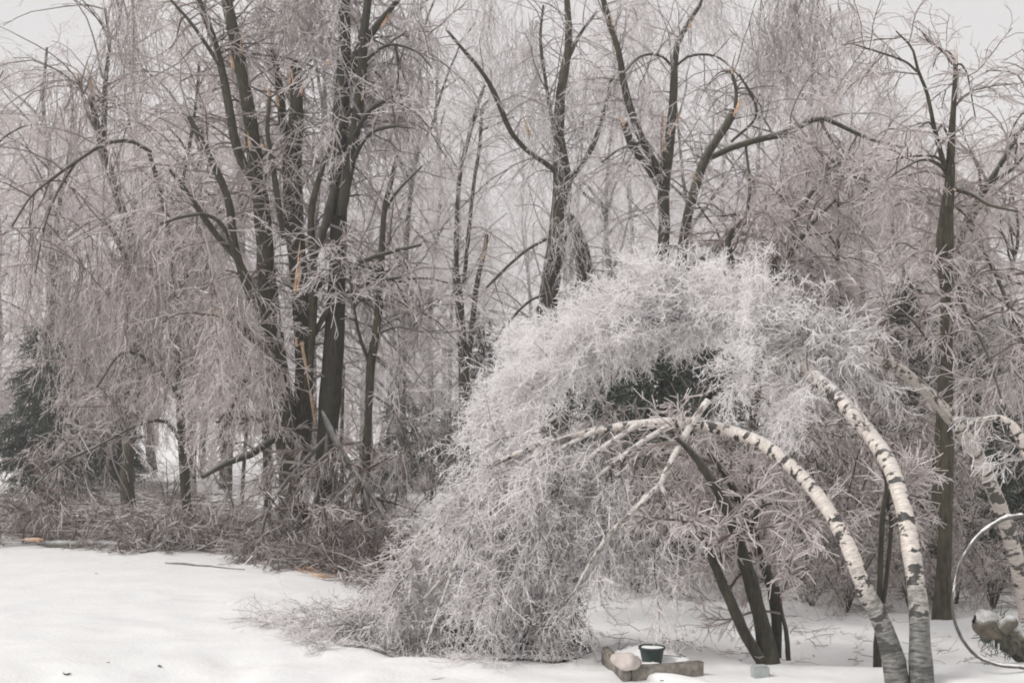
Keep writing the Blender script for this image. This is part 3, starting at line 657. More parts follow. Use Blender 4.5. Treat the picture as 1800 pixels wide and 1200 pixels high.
# ------------------------------------------------------------------ background trees (copies of a few kinds)
def proto_tree(name, h, nl, n1, n2, n3, ice, spread=.55, tw=1.6, bark=BARK_FAR, broken=False, lean=.05):
    root = thing(name, '', 'tree', (0, 0, 0)); root['label'] = 'tmp'
    z = np.linspace(-.3, h, 8); line = np.stack([np.cumsum(rng.normal(size=8) * .09) + lean * z, np.cumsum(rng.normal(size=8) * .09), z, np.linspace(.16, .03, 8) * h / 11 * (.6 if bark is BARK_GREY else 1)], 1)
    L = smooth_line(line, 18); tp, tr = L[:, :3], L[:, 3]
    KIDS[root.name] = [link('trunk', Geo().tubes(tp[None], tr[None], 9, .3, .05).mesh('trunk', bark), root)]
    X, R = sprout(tp[None], tr[None], nl, .18, .95, h * .18, h * spread * .62, 18, 1, .5, 1.0, .28, .09, .05 * h / 11, .012, .4, False)
    g = Geo(); g.tubes(X, R, 5, .3, .05)
    KIDS[root.name].append(link('limbs', g.mesh('limbs', bark), root)); KIDS[root.name][-1]['kind'] = 'stuff'
    lines = [(X[i], R[i]) for i in range(nl)] + [(tp, tr)]
    c = link('crown', crown(lines, n1, n2, n3, L=(.8, 2.6), droop=.75, tw=tw, clamp=True, gofs=(0, 30, 0), ice=(.45, .8, 1.1), t0=.15, L2=(.4, 1.1), L3=(.1, .34), K3=2).mesh('crown', ice), root); c['kind'] = 'stuff'
    KIDS[root.name].append(c)
    return root

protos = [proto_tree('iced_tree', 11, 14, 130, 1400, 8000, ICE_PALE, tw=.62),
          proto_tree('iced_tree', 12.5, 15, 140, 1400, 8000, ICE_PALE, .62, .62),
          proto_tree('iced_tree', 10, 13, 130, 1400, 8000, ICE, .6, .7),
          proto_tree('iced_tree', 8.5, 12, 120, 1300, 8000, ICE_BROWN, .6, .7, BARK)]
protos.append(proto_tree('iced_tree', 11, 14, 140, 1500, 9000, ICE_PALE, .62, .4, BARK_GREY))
used = [False] * 5
def place(protos, used, k, loc, rz, s, label, group):
    r = protos[k]
    if not used[k]:
        used[k] = True; r.location = tuple(loc); r.rotation_euler = (0, 0, rz); r.scale = (s,) * 3; r['label'] = label; r['group'] = group; return r
    return copy_tree(r, loc, rz, s, label, group)

bg = [  # pixel column, distance, kind, scale, where
    (-70, 25, 3, 1.1, 'at the left edge of the woods'), (70, 27, 2, 1.0, 'at the left edge of the woods'), (15, 38, 2, 1.1, 'at the left edge of the woods'), (185, 43, 3, 1.35, 'at the left edge of the woods'), (110, 30, 2, 1.15, 'at the left edge of the woods'),
    (330, 25, 3, 1.15, 'between the left trunks'), (410, 29, 2, 1.1, 'between the left trunks'), (270, 37, 2, 1.1, 'between the left trunks'), (480, 34, 4, 1.15, 'between the left trunks'), (230, 30, 4, 1.2, 'between the left trunks'), (360, 34, 4, 1.25, 'between the left trunks'),
    (560, 27, 4, 1.15, 'behind the split trunks'), (640, 36, 4, 1.15, 'behind the split trunks'), 
    (715, 23, 4, 1.0, 'in the pale middle'), (765, 28, 4, 1.0, 'in the pale middle'), (690, 36, 4, 1.2, 'in the pale middle'), (735, 42, 4, 1.3, 'in the pale middle'), (655, 30, 4, 1.1, 'in the pale middle'), (775, 48, 4, 1.4, 'in the pale middle'), (727, 50, 4, 1.5, 'in the pale middle'), (795, 34, 4, .95, 'in the pale middle'),
    (900, 52, 4, .7, 'beyond the centre gap'), (850, 60, 4, .7, 'beyond the centre gap'), (960, 40, 1, .8, 'beyond the centre gap'),
    (1060, 27, 4, 1.05, 'behind the upper birch crown'), (1120, 34, 4, 1.25, 'behind the upper birch crown'), (1225, 26, 4, 1.0, 'behind the upper birch crown'), (1000, 32, 4, 1.1, 'behind the upper birch crown'), (1065, 45, 4, 1.5, 'behind the upper birch crown'), (930, 46, 4, 1.2, 'behind the upper birch crown'), (1170, 40, 4, 1.35, 'behind the upper birch crown'),
    (1320, 30, 4, 1.1, 'behind the long reaching limb'), (1390, 25, 0, 1.05, 'behind the long reaching limb'), (1450, 22, 3, .9, 'behind the long reaching limb'), (1280, 36, 4, 1.25, 'behind the long reaching limb'), (1370, 33, 4, 1.15, 'behind the long reaching limb'), (1480, 30, 4, .95, 'behind the long reaching limb'),
    (1520, 20, 3, .8, 'in the right thicket'), (1590, 24, 3, .82, 'in the right thicket'), (1480, 17, 3, .62, 'in the right thicket'), (1700, 22, 3, .75, 'in the right thicket'), (1780, 18, 3, .68, 'in the right thicket'), (1640, 30, 3, .95, 'in the right thicket'), (1550, 33, 3, 1.05, 'in the right thicket'), (1420, 30, 3, 1.0, 'in the right thicket'), (1760, 28, 2, .8, 'in the right thicket'), (1860, 21, 3, .75, 'in the right thicket'),
]
ORD = ['leftmost', 'second from left', 'third from left', 'fourth from left', 'fifth from left', 'sixth from left', 'seventh from left', 'eighth from left', 'ninth from left', 'tenth from left', 'eleventh from left', 'twelfth from left', 'last but one on the right', 'rightmost']
def rank(items, key, x):
    same = sorted(i[0] for i in items if key(i)); k = same.index(x)
    return 'rightmost' if k == len(same) - 1 else ORD[k]
for i, (px, d, k, s, where) in enumerate(bg):
    x = (px - 900) / F * d
    place(protos, used, k, (x, d, float(gz(x, d))), rng.uniform(0, 6.28), s * rng.uniform(.95, 1.06), 'ice-coated drooping tree, ' + rank(bg, lambda i: i[4] == where, px) + ' of those ' + where, 'iced trees ' + where)

# far wood: one mass
def far_wood():
    g = Geo(); n = 260
    x = rng.uniform(-75, 75, n); y = rng.uniform(62, 105, n); h = rng.uniform(3.5, 7.5, n)
    Z = gz(x, y); t = np.linspace(0, 1, 6)
    X = np.stack([x[:, None] + np.cumsum(rng.normal(size=(n, 6)) * .15, 1), y[:, None] + t[None] * 0, Z[:, None] - .2 + h[:, None] * t[None]], -1)
    R = np.linspace(.16, .04, 6)[None] * rng.uniform(.6, 1.4, n)[:, None]
    g.tubes(X, R, 5, .0)
    A, Ra = sprout(X, R, 2600, .15, 1, 1.5, 4, 6, 1, .4, .5, .35, .15, .05, .025, .3)
    g.tubes(A, Ra, 3, rng.normal(.45, .2, 2600))
    B, Rb = sprout(A, Ra, 9000, .1, 1, .6, 2.0, 4, 1, .6, -.1, .8, .25, .03, .022, .3)
    g.tubes(B, Rb, 3, rng.normal(.9, .2, 9000))
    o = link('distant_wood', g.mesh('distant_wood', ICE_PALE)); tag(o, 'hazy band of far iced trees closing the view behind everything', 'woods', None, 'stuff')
far_wood()

# ------------------------------------------------------------------ evergreens
def proto_spruce(h, nb, full=1.0):
    root = thing('spruce_tree', 'tmp', 'evergreen', (0, 0, 0))
    z = np.linspace(-.2, h, 18); tp = np.stack([z * 0, z * 0, z], 1); tr = np.linspace(.09, .012, 18) * h / 5
    KIDS[root.name] = [link('trunk', Geo().tubes(tp[None], tr[None], 8, .2, .05).mesh('trunk', BARK_WET), root)]
    t = np.sort(rng.uniform(.06, 1, nb)); L = (1 - t) ** .8 * h * .34 * full * rng.uniform(.75, 1.15, nb) + .1; an = rng.uniform(0, 6.28, nb)
    s = np.linspace(0, 1, 8)
    X = np.stack([np.cos(an)[:, None] * L[:, None] * s, np.sin(an)[:, None] * L[:, None] * s, t[:, None] * h + L[:, None] * (.1 * s - .55 * s ** 2)[None]], -1)
    R = np.linspace(.02, .006, 8)[None] * np.ones((nb, 1)); g = Geo(); g.tubes(X, R, 3, rng.normal(.2, .1, nb))
    n2 = nb * 26; B, Rb = sprout(X, R, n2, .08, 1, h * .05, h * .13, 4, 1, .9, -.35, .8, .12, .02, .008, .4, False); g.tubes(B, Rb, 3, rng.normal(.3, .15, n2))
    n3 = n2 * 4; C, Rc = sprout(B, Rb, n3, .0, 1, h * .012, h * .03, 2, 1, .7, -.1, .5, .1, .012, .004, .2, False); g.tubes(C, Rc, 3, np.clip(rng.normal(.45, .25, n3), 0, 1))
    c = link('foliage', g.mesh('foliage', NEEDLE), root); c['kind'] = 'stuff'; KIDS[root.name].append(c)
    return root
sp = [proto_spruce(5.5, 95), proto_spruce(3.2, 70, 1.25)]; spu = [False, False]
for px, d, k, s, lab in [(62, 22, 0, .66, 'dark green spruce at the far left edge beyond the fallen limbs'), (112, 25, 0, .66, 'dark spruce next right of the leftmost spruce, half hidden by hanging ice'),
                         (212, 28, 0, .6, 'dark spruce behind the weeping tree on the left'), (705, 27, 1, .85, 'small grey-green spruce on the snow beside the pale gap'), (760, 36, 1, 1.0, 'small far spruce under the pale iced twigs near the centre'),
                         (1165, 14, 0, .64, 'dark evergreen seen in the hollow between the two birch crowns'), (1075, 15, 0, .6, 'dark evergreen just left of the hollow between the birch crowns'), (160, 30, 0, .8, 'dark spruce third from the left edge, deep in the shade'), (1600, 17.5, 0, .72, 'dark green spruce showing through the thicket left of the bare spiked tree'), (1700, 19, 0, .85, 'dark green spruce right behind the bare spiked tree'), (905, 8.95, 1, .34, 'small dark evergreen shrub added to darken the middle of the lower birch crown'), (815, 9.15, 1, .3, 'small dark evergreen shrub added to darken the left of the lower birch crown'), (985, 8.8, 1, .26, 'small dark evergreen shrub added to darken the right end of the lower birch crown'), (1770, 12.2, 1, .62, 'low dark evergreen behind the iced hoop at the right edge'),  # the three small shrubs inside the lower crown are added to deepen its darks
                         (1240, 21, 0, .75, 'tall dark evergreen behind the leaning dark clump'), (850, 30, 0, .85, 'dim spruce behind the broken trunk at the centre')]:
    x = (px - 900) / F * d
    place(sp, spu, k, (x, d, float(gz(x, d))), rng.uniform(0, 6.28), s, lab, None)
for o in bpy.data.objects:
    if o.name.startswith('spruce_tree') and 'group' in o: del o['group']

# ------------------------------------------------------------------ understory shrubs
def proto_shrub(h, ns, n1, n2, n3, ice=ICE_BROWN):
    root = thing('iced_shrub', 'tmp', 'shrub', (0, 0, 0)); KIDS[root.name] = []
    lines = []
    for i in range(ns):
        a = rng.uniform(0, 6.28); le = rng.uniform(.15, .55); K = 18; s = np.linspace(0, 1, K); hh = h * rng.uniform(.6, 1.1)
        bend = rng.uniform(.2, 1.0)
        pz = hh * (s - bend * .45 * s ** 3) ; pr = hh * (le * s + bend * .4 * s ** 3)
        p = np.stack([np.cos(a) * pr + np.cumsum(rng.normal(size=K) * .012), np.sin(a) * pr + np.cumsum(rng.normal(size=K) * .012), pz - .05], 1)
        r = np.linspace(.017, .005, K) * rng.uniform(.7, 1.4)
        st = link('stem', Geo().tubes(p[None], r[None], 5, .3, .05).mesh('stem', BARK), root); KIDS[root.name].append(st); lines.append((p, r))
    c = link('twigs', crown(lines, n1, n2, n3, L=(.4, 1.4), droop=1.5, tw=.8, up=.1, clamp=True, gofs=(0, 30, 0), t0=.06, ice=(.25, .5, .72), L2=(.15, .5), L3=(.06, .2)).mesh('twigs', ice), root); c['kind'] = 'stuff'
    KIDS[root.name].append(c); return root
sh = [proto_shrub(3.2, 8, 70, 520, 2200), proto_shrub(2.4, 7, 60, 450, 2000), proto_shrub(3.8, 9, 80, 600, 2400)]; shu = [False] * 3
spots = [(1290, 13, 0, .9, 'behind the dark leaning clump'), (1400, 12.5, 1, 1.0, 'behind the dark leaning clump'), (1350, 15, 2, .85, 'behind the dark leaning clump'), (1190, 14, 1, 1.0, 'behind the dark leaning clump'), (1120, 12, 0, .9, 'behind the dark leaning clump'), (1060, 12.5, 2, .75, 'behind the dark leaning clump'),
         (1460, 12.5, 0, .85, 'between the white birches'), (1500, 14.5, 2, .8, 'between the white birches'), (1560, 13, 1, 1.1, 'between the white birches'), (1430, 17, 2, 1.0, 'between the white birches'),
         (1640, 14, 0, .95, 'right of the white birches'), (1710, 12.5, 1, .95, 'right of the white birches'), (1760, 14, 2, .8, 'right of the white birches'), (1680, 16, 2, .9, 'right of the white birches'), (1735, 10.9, 1, .5, 'right of the white birches'), (1670, 11.2, 0, .42, 'right of the white birches'), (1590, 11.0, 1, .5, 'between the white birches'), (1480, 10.8, 1, .5, 'between the white birches'), (1420, 11.2, 0, .42, 'between the white birches'), (1800, 15, 0, 1.1, 'right of the white birches'), (1600, 17, 0, 1.0, 'right of the white birches'),
         (300, 21, 1, .6, 'among the fallen limbs'), (690, 20, 0, .8, 'at the crooked tree foot'), (755, 23, 2, .8, 'at the crooked tree foot')]
for px, d, k, s, where in spots:
    x = (px - 900) / F * d
    place(sh, shu, k, (x, d, float(gz(x, d))), rng.uniform(0, 6.28), s, 'thin-stemmed icy shrub, ' + rank(spots, lambda i: i[4] == where, px) + ' of those ' + where, 'icy shrubs ' + where)

# thin woods trunks standing behind the left clump
for pts, d, lab in [([(470, 905, 15), (470, 850, 14), (468, 780, 14), (465, 690, 13), (460, 560, 9)], 20.0, 'slim bare trunk standing on the snow just left of the split clump'),
                    ([(425, 882, 7), (428, 830, 7), (432, 770, 6), (440, 640, 4)], 23.0, 'thin leaning trunk second left of the split clump'),
                    ([(402, 872, 12), (402, 820, 12), (404, 760, 11), (400, 620, 8)], 24.5, 'slim trunk third left of the split clump'),
                    ([(600, 925, 8), (602, 860, 7), (600, 780, 7), (605, 640, 4)], 18.5, 'thin dark pole between the tall dark tree and the crooked tree'),
                    ([(126, 834, 36), (124, 790, 34), (118, 720, 32), (112, 620, 28), (108, 500, 22), (110, 400, 16)], 33.0, 'stout dark trunk rising beside the leftmost spruce'),
                    ([(108, 818, 14), (105, 780, 14), (103, 700, 13), (100, 600, 10)], 38.0, 'dark trunk in front of the leftmost spruce')]:
    p, r = stem(pts, d, d, 18); b = p[0].copy(); b[2] = float(gz(b[0], b[1])); p[0, 2] = b[2] - .1
    t = thing('slim_tree', lab, 'tree', b, 'bare trunks in the left woods')
    link('trunk', Geo().tubes(p[None], r[None], 9, .3, .05).mesh('trunk', BARK, b), t)
    X, R = sprout(p[None], r[None], 14, .25, 1, .5, 1.8, 8, 1, .3, .2, .5, .15, .018, .006, .3)
    c = link('crown', crown([(np.stack([np.interp(np.linspace(0, 7, 18), np.arange(8), X[i][:, j]) for j in range(3)], 1), np.linspace(.018, .006, 18)) for i in range(14)], 16, 130, 500, L=(.3, .9), tw=.9).mesh('crown', ICE_BROWN, b), t); c['kind'] = 'stuff'

# ------------------------------------------------------------------ fallen limbs and litter on the left
def fallen(name, label, pts, d0, d1, n=(24, 220, 900), mats=(BARK_GREY, ICE_BROWN), torn=None, lie=False, group='broken limbs fallen along the snow edge'):
    p, r = stem(pts, d0, d1, 18)
    if lie: p[:, 2] = gz(p[:, 0], p[:, 1]) + r * .7
    p[:, 2] = np.maximum(p[:, 2], gz(p[:, 0], p[:, 1]) + r * .6)
    b = p[np.argmin(p[:, 2])].copy(); b[2] = float(gz(b[0], b[1]))
    t = thing(name, label, 'branch', b, group)
    r = r * np.minimum(1, .35 + np.arange(18) / 3.0)
    so_ = link('stem', Geo().tubes(p[None], r[None], 8, .3, .06).mesh('stem', mats[0], b), t)
    if n:
        c = link('twigs', crown([(p, r)], n[0], n[1], n[2], L=(.3, 1.2), droop=1.0, t0=.15, L2=(.15, .5), L3=(.06, .2), ice=(.2, .4, .6)).mesh('twigs', mats[1], b), t); c['kind'] = 'stuff'
    if torn:
        link('torn_wood', splinter(P(*torn[0], torn[3]) - b, P(*torn[1], torn[3]) - b, torn[2] * torn[3] / F).mesh('torn_wood', WOOD), so_)
    return t
g1 = ground_px
fallen('fallen_branch', 'long pale-edged limb arching down to the ground at the left edge', [(272, 764, 8), (220, 772, 8), (170, 786, 8), (130, 803, 8), (95, 830, 7), (60, 858, 6), (30, 890, 5), (-10, 925, 4)], 17.0, 15.6, (30, 240, 900))
fallen('fallen_branch', 'dark limb dropping to the ground just right of the left edge', [(150, 800, 6), (115, 820, 6), (90, 855, 6), (60, 900, 5), (40, 930, 4)], 16.6, 15.6, (20, 160, 600))
fallen('fallen_log', 'fallen dark trunk lying along the snow edge at left with an orange broken end', [(66, 950, 16), (120, 955, 15), (190, 957, 14), (260, 958, 12), (330, 962, 10), (400, 968, 7)], 15.1, 14.6, (40, 300, 1200), lie=True, torn=((72, 950), (36, 948), 16, 15.05))
fallen('fallen_branch', 'curved bare stick poking out of the brush onto the snow', [(232, 978, 6), (262, 970, 7), (292, 952, 7), (318, 930, 6), (342, 905, 5)], 14.2, 14.9, None)
fallen('fallen_branch', 'thin dark stick lying flat on the left snow', [(290, 984, 4), (330, 990, 4), (370, 997, 3), (430, 1004, 2)], 13.3, 12.8, (6, 24, 0) and None, lie=True)
fallen('fallen_branch', 'pale icy limb slanting down right from the tall dark trunk', [(566, 722, 12), (585, 765, 12), (610, 810, 11), (640, 850, 10), (668, 895, 8), (695, 945, 6)], 14.0, 13.4, (24, 200, 800), torn=((612, 790), (622, 805), 9, 13.7))
fallen('fallen_branch', 'thin pale limb hanging from the torn trunk down to the brush', [(575, 760, 9), (572, 810, 8), (560, 860, 7), (545, 905, 6), (535, 960, 5)], 13.9, 13.6, (14, 120, 500))
fallen('fallen_branch', 'pale limb curving left from the torn trunk to the ground', [(575, 765, 9), (545, 800, 8), (500, 850, 7), (470, 900, 6), (455, 960, 4)], 13.9, 13.5, (14, 120, 500))
fallen('fallen_branch', 'long straight pole slanting down right across the brush', [(548, 940, 7), (580, 965, 7), (620, 1000, 6), (655, 1020, 5), (680, 1030, 4)], 13.4, 12.1, (10, 80, 300))
fallen('fallen_branch', 'dark curved limb behind the iced crown drag', [(640, 860, 9), (655, 920, 8), (680, 950, 7), (700, 975, 5)], 13.6, 13.2, (14, 120, 400))
def slab():
    a, m, e = ground_px(538, 1012), ground_px(572, 1019), ground_px(610, 1013); b = m.copy(); b[2] = float(gz(m[0], m[1]))
    g = Geo()
    for i in range(6):
        o = np.array((rng.normal() * .03, rng.normal() * .025, .018 + abs(rng.normal()) * .008)); f0, f1 = rng.uniform(0, .25), rng.uniform(.7, 1.0)
        L = smooth_line([a + o, m + o + np.array((0, 0, .01)), e + o], 12); L = L[int(f0 * 11):int(f1 * 11) + 1]; L = smooth_line(L, 8)
        g.tubes(L[None], (rng.uniform(.006, .016) * np.array([.1, .7, 1, .9, 1, .8, .5, .05]))[None], 5, .5, .2)
    for i in range(7):
        p0 = a + (e - a) * rng.uniform(0, .4) + np.array((0, 0, .03)); L = np.stack([p0, p0 + rng.normal(size=3) * np.array((.06, .03, .02)) + np.array((-.05, 0, .04)), p0 + rng.normal(size=3) * .03 + np.array((-.12, 0, .09))])
        g.tubes(L[None], np.array([[.006, .005, .001]]), 4, .5, .2)
    t = thing('torn_slab', 'curved splintered slab of torn orange wood lying on the snow', 'wood slab', b)
    link('splinters', g.mesh('splinters', WOOD, b), t)['kind'] = 'stuff'
slab()

# jumbled fallen tops, copies of three kinds
def proto_top(L, n):
    root = thing('fallen_treetop', 'tmp', 'branch', (0, 0, 0)); s = np.linspace(0, 1, 18)
    p = np.stack([(s - .5) * L, np.sin(s * 2.2) * L * .08, .12 + .28 * np.sin(s * 3.0) + s * 0], 1); r = np.linspace(.032, .008, 18)
    KIDS[root.name] = [link('stem', Geo().tubes(p[None], r[None], 7, .3, .06).mesh('stem', BARK_GREY), root)]
    c = link('twigs', crown([(p, r)], n, n * 7, n * 26, L=(.4, 1.3), droop=.7, t0=.1, clamp=True, gofs=(0, 30, 0), ice=(.15, .35, .55), L2=(.2, .6), L3=(.07, .22)).mesh('twigs', ICE_BROWN), root); c['kind'] = 'stuff'
    KIDS[root.name].append(c); return root
tops = [proto_top(3.0, 75), proto_top(2.2, 65), proto_top(3.6, 80)]; tu = [False] * 3
heap = [(70, 944, 0, .5), (170, 944, 2, .42), (340, 957, 0, .5), (415, 968, 2, .42), (490, 984, 1, .45), (570, 995, 0, .45), (645, 1005, 1, .55), (695, 1008, 0, .45)]
for i, (px, py, k, s) in enumerate(heap):
    q = ground_px(px, py)
    place(tops, tu, k, (q[0], q[1], float(gz(q[0], q[1]))), rng.uniform(-.5, .5) + (math.pi if rng.random() < .5 else 0), s, 'fallen iced treetop, ' + rank(heap, lambda i: True, px) + ' in the brush heap on the left', 'fallen treetops in the brush heap')

def litter():
    g = Geo(); n = 1500
    px = rng.uniform(-60, 760, n); t = rng.uniform(0, 1, n) ** 1.3
    lo = np.interp(px, [-60, 200, 400, 550, 700, 760], [952, 955, 978, 1005, 1025, 1030])
    py = lo - t * np.interp(px, [-60, 300, 600, 760], [75, 95, 85, 70])
    q = np.array([P(a, b, 1.0) for a, b in zip(px, py)]); k = -CAM_Z / (q[:, 2] - CAM_Z)
    x = q[:, 0] * k; y = k
    K = 4; an = rng.normal(0, .55, n) + np.where(rng.random(n) < .5, 0, math.pi); L = rng.uniform(.2, .9, n); s = np.linspace(-.5, .5, K)
    X = np.stack([x[:, None] + np.cos(an)[:, None] * L[:, None] * s, y[:, None] + np.sin(an)[:, None] * L[:, None] * s, np.zeros((n, K))], -1)
    X[:, :, 2] = gz(X[:, :, 0], X[:, :, 1]) + np.abs(rng.normal(size=(n, 1))) * .13 + np.abs(rng.normal(size=(n, K))) * .05 + .01
    R = np.linspace(.011, .005, K)[None] * rng.uniform(.5, 1.4, n)[:, None]
    g.tubes(X, R, 3, rng.normal(.35, .25, n))
    B, Rb = sprout(X, R, 3200, 0, 1, .08, .35, 3, 1, .6, .2, .5, .3, .006, .004, .2); g.tubes(B, Rb, 3, rng.normal(.6, .25, 3200))
    o = link('brush_litter', g.mesh('brush_litter', ICE_BROWN)); tag(o, 'tangle of broken brown and iced twigs littering the snow edge', 'brush', None, 'stuff')
litter()

def scatter():
    g = Geo(); n = 150
    px = rng.uniform(1000, 1900, n); py = np.interp(rng.uniform(0, 1, n) ** 1.7, [0, 1], [1030, 1160])
    q = np.array([P(a, b, 1.0) for a, b in zip(px, py)]); k = -CAM_Z / (q[:, 2] - CAM_Z); x = q[:, 0] * k; y = k
    K = 5; an = rng.uniform(0, 6.28, n); L = rng.uniform(.06, .5, n); s = np.linspace(-.5, .5, K)
    X = np.stack([x[:, None] + np.cos(an)[:, None] * L[:, None] * s, y[:, None] + np.sin(an)[:, None] * L[:, None] * s, np.zeros((n, K))], -1)
    X[:, :, :2] += np.cumsum(rng.normal(size=(n, K, 2)) * .012, 1)
    X[:, :, 2] = gz(X[:, :, 0], X[:, :, 1]) + np.abs(rng.normal(size=(n, 1))) * .02 + np.abs(rng.normal(size=(n, K))) * .02
    R = np.linspace(.0035, .002, K)[None] * rng.uniform(.5, 1.3, n)[:, None]; g.tubes(X, R, 3, rng.normal(.3, .3, n))
    B, Rb = sprout(X, R, 350, 0, 1, .04, .22, 3, 1, .6, .2, .5, .3, .0022, .0016, .2); g.tubes(B, Rb, 3, rng.normal(.45, .3, 350))
    # crusty lumps of fallen ice
    m = 70; px = rng.uniform(1000, 1900, m); py = rng.uniform(1050, 1150, m)
    q = np.array([P(a, b, 1.0) for a, b in zip(px, py)]); k = -CAM_Z / (q[:, 2] - CAM_Z); x = q[:, 0] * k; y = k
    dx = rng.normal(size=(m, 2)) * .03; C = np.stack([np.stack([x - dx[:, 0], y - dx[:, 1], gz(x, y)], 1), np.stack([x, y, gz(x, y) + .012], 1), np.stack([x + dx[:, 0], y + dx[:, 1], gz(x, y)], 1)], 1)
    g.tubes(C, rng.uniform(.006, .022, (m, 1)) * np.array([[.3, 1, .3]]), 5, 1.3, .25)
    o = link('twig_litter', g.mesh('twig_litter', ICE_BROWN)); tag(o, 'thin twigs and ice crumbs scattered on the snow under the birches', 'twig litter', None, 'stuff')
scatter()

# ------------------------------------------------------------------ iced hoop at the right edge
def hoop():
    pts = [(1850, 935, 7), (1815, 908, 9), (1788, 905, 11), (1758, 912, 10), (1725, 935, 9), (1697, 970, 8), (1682, 1005, 7), (1674, 1050, 7), (1677, 1085, 7), (1690, 1118, 8), (1715, 1148, 8), (1750, 1166, 8), (1790, 1172, 8), (1830, 1178, 7)]
    d = 7.55
    q = smooth_line([(*P(x, y, d), w * .5 * d / F) for x, y, w in pts], 40)
    q[:, 3] *= .75; q[:, :3] += np.cumsum(rng.normal(size=(40, 3)) * .0022, 0)
    b = q[-3, :3].copy(); b[2] = float(gz(b[0], b[1]))
    q[:, 2] = np.maximum(q[:, 2], gz(q[:, 0], q[:, 1]) + .006)
    t = thing('iced_hoop', 'thin ice-coated branch bowed into a hoop at the right edge', 'branch', b)
    link('stem', Geo().tubes(q[None, :, :3], q[None, :, 3], 8, .8, .05).mesh('stem', BARK_GREY, b), t)
    sheath = q[5:-2].copy(); sheath[:, 2] += sheath[:, 3] * .55
    link('ice_sheath', Geo().tubes(sheath[None, :, :3], sheath[None, :, 3] * .7, 8, .9, .3).mesh('ice_sheath', CLEAR, b), t)
hoop()

def log():
    d = 7.95
    q = smooth_line([(*P(x, y, dd), w * .5 * dd / F) for x, y, w, dd in [(1714, 1088, 16, d), (1722, 1093, 36, d), (1745, 1104, 46, d + .02), (1780, 1122, 52, d + .05), (1830, 1140, 56, d + .1), (1900, 1160, 60, d + .15)]], 22)
    b = q[-1, :3].copy(); b[2] = float(gz(b[0], b[1]))
    t = thing('ice_crusted_log', 'mossy broken log crusted with ice and hung with icicles at the right edge', 'log', b)
    g = Geo(); g.tubes(q[None, :, :3], q[None, :, 3], 14, .3, .13); link('log_body', g.mesh('log_body', MOSS, b), t)
    ice = q[:].copy(); ice[:, 2] += ice[:, 3] * .42
    link('ice_crust', Geo().tubes(ice[None, :, :3], ice[None, :, 3] * .74, 12, .9, .2).mesh('ice_crust', plain('rough_ice', (.36, .35, .33), (.74, .74, .74), 22, .25, .6, .02), b), t)
    s0 = P(1762, 1105, d - .05); s1 = P(1785, 1086, d - .1)
    link('stub', Geo().tubes(smooth_line([(*s0, .05), (*((s0 + s1) / 2), .05), (*s1, .045), (*(s1 + (s1 - s0) * .05), .004)], 8)[None, :, :3], np.array([[.055, .055, .052, .05, .05, .048, .04, .004]]), 10, .5, .05).mesh('stub', MOSS, b), t)
    for i in range(9):
        k = rng.integers(1, 14); p = q[k, :3] + np.array((rng.uniform(-.03, .03), rng.uniform(-.06, .02), -q[k, 3] * .8)); L = rng.uniform(.05, .14)
        z = np.linspace(0, -L, 4); X = np.stack([p[0] + z * 0, p[1] + z * 0, p[2] + z], 1)
        link('icicle', Geo().tubes(X[None], np.array([[.008, .006, .0035, .0006]]), 6, .9).mesh('icicle', CLEAR, b), t)
    # clumps of moss and needles hanging from the underside
    X, R = sprout(q[None, 2:20, :3], q[None, 2:20, 3], 700, 0, 1, .10, .21, 4, 1, .4, -.1, 3, .6, .005, .0025, .1)
    c = link('moss', Geo().tubes(X, R, 3, np.clip(rng.normal(.4, .2, 700), 0, .84)).mesh('moss', NEEDLE, b), t); c['kind'] = 'stuff'
log()

# ------------------------------------------------------------------ small things on the snow
def box_bm(cx, cy, cz, lx, ly, lz, rz, jit=.006, n=5):
    """a rough-edged bar as a subdivided box"""
    import bmesh
    bm = bmesh.new(); bmesh.ops.create_cube(bm, size=1)
    bmesh.ops.scale(bm, verts=bm.verts, vec=(lx, ly, lz))
    bmesh.ops.bevel(bm, geom=bm.edges[:], offset=min(lz, ly) * .12, segments=2, affect='EDGES')
    bmesh.ops.subdivide_edges(bm, edges=[e for e in bm.edges if e.calc_length() > lx * .4], cuts=n)
    for v in bm.verts: v.co += Vector(rng.normal(size=3) * jit)
    bmesh.ops.rotate(bm, verts=bm.verts, cent=(0, 0, 0), matrix=__import__('mathutils').Matrix.Rotation(rz, 3, 'Z'))
    bmesh.ops.translate(bm, verts=bm.verts, vec=(cx, cy, cz)); return bm
def bm_obj(name, bm, m, parent=None, smooth=True, loc=(0, 0, 0)):
    me = bpy.data.meshes.new(name); bm.to_mesh(me); bm.free(); me.materials.append(m)
    for p in me.polygons: p.use_smooth = smooth
    return link(name, me, parent, loc)
def lump(rx, ry, rz_, seed=0, amp=.12, sub=3):
    import bmesh
    bm = bmesh.new(); bmesh.ops.create_icosphere(bm, subdivisions=sub, radius=1)
    ph = rng.uniform(0, 6.28, (6, 3)); fr = rng.normal(size=(6, 3)) * 2.2
    for v in bm.verts:
        n = sum(math.sin(float(np.dot(fr[i], v.co)) + ph[i, 0]) for i in range(6)) * amp / 2
        v.co = Vector((v.co.x * rx, v.co.y * ry, v.co.z * rz_)) * (1 + n)
    return bm
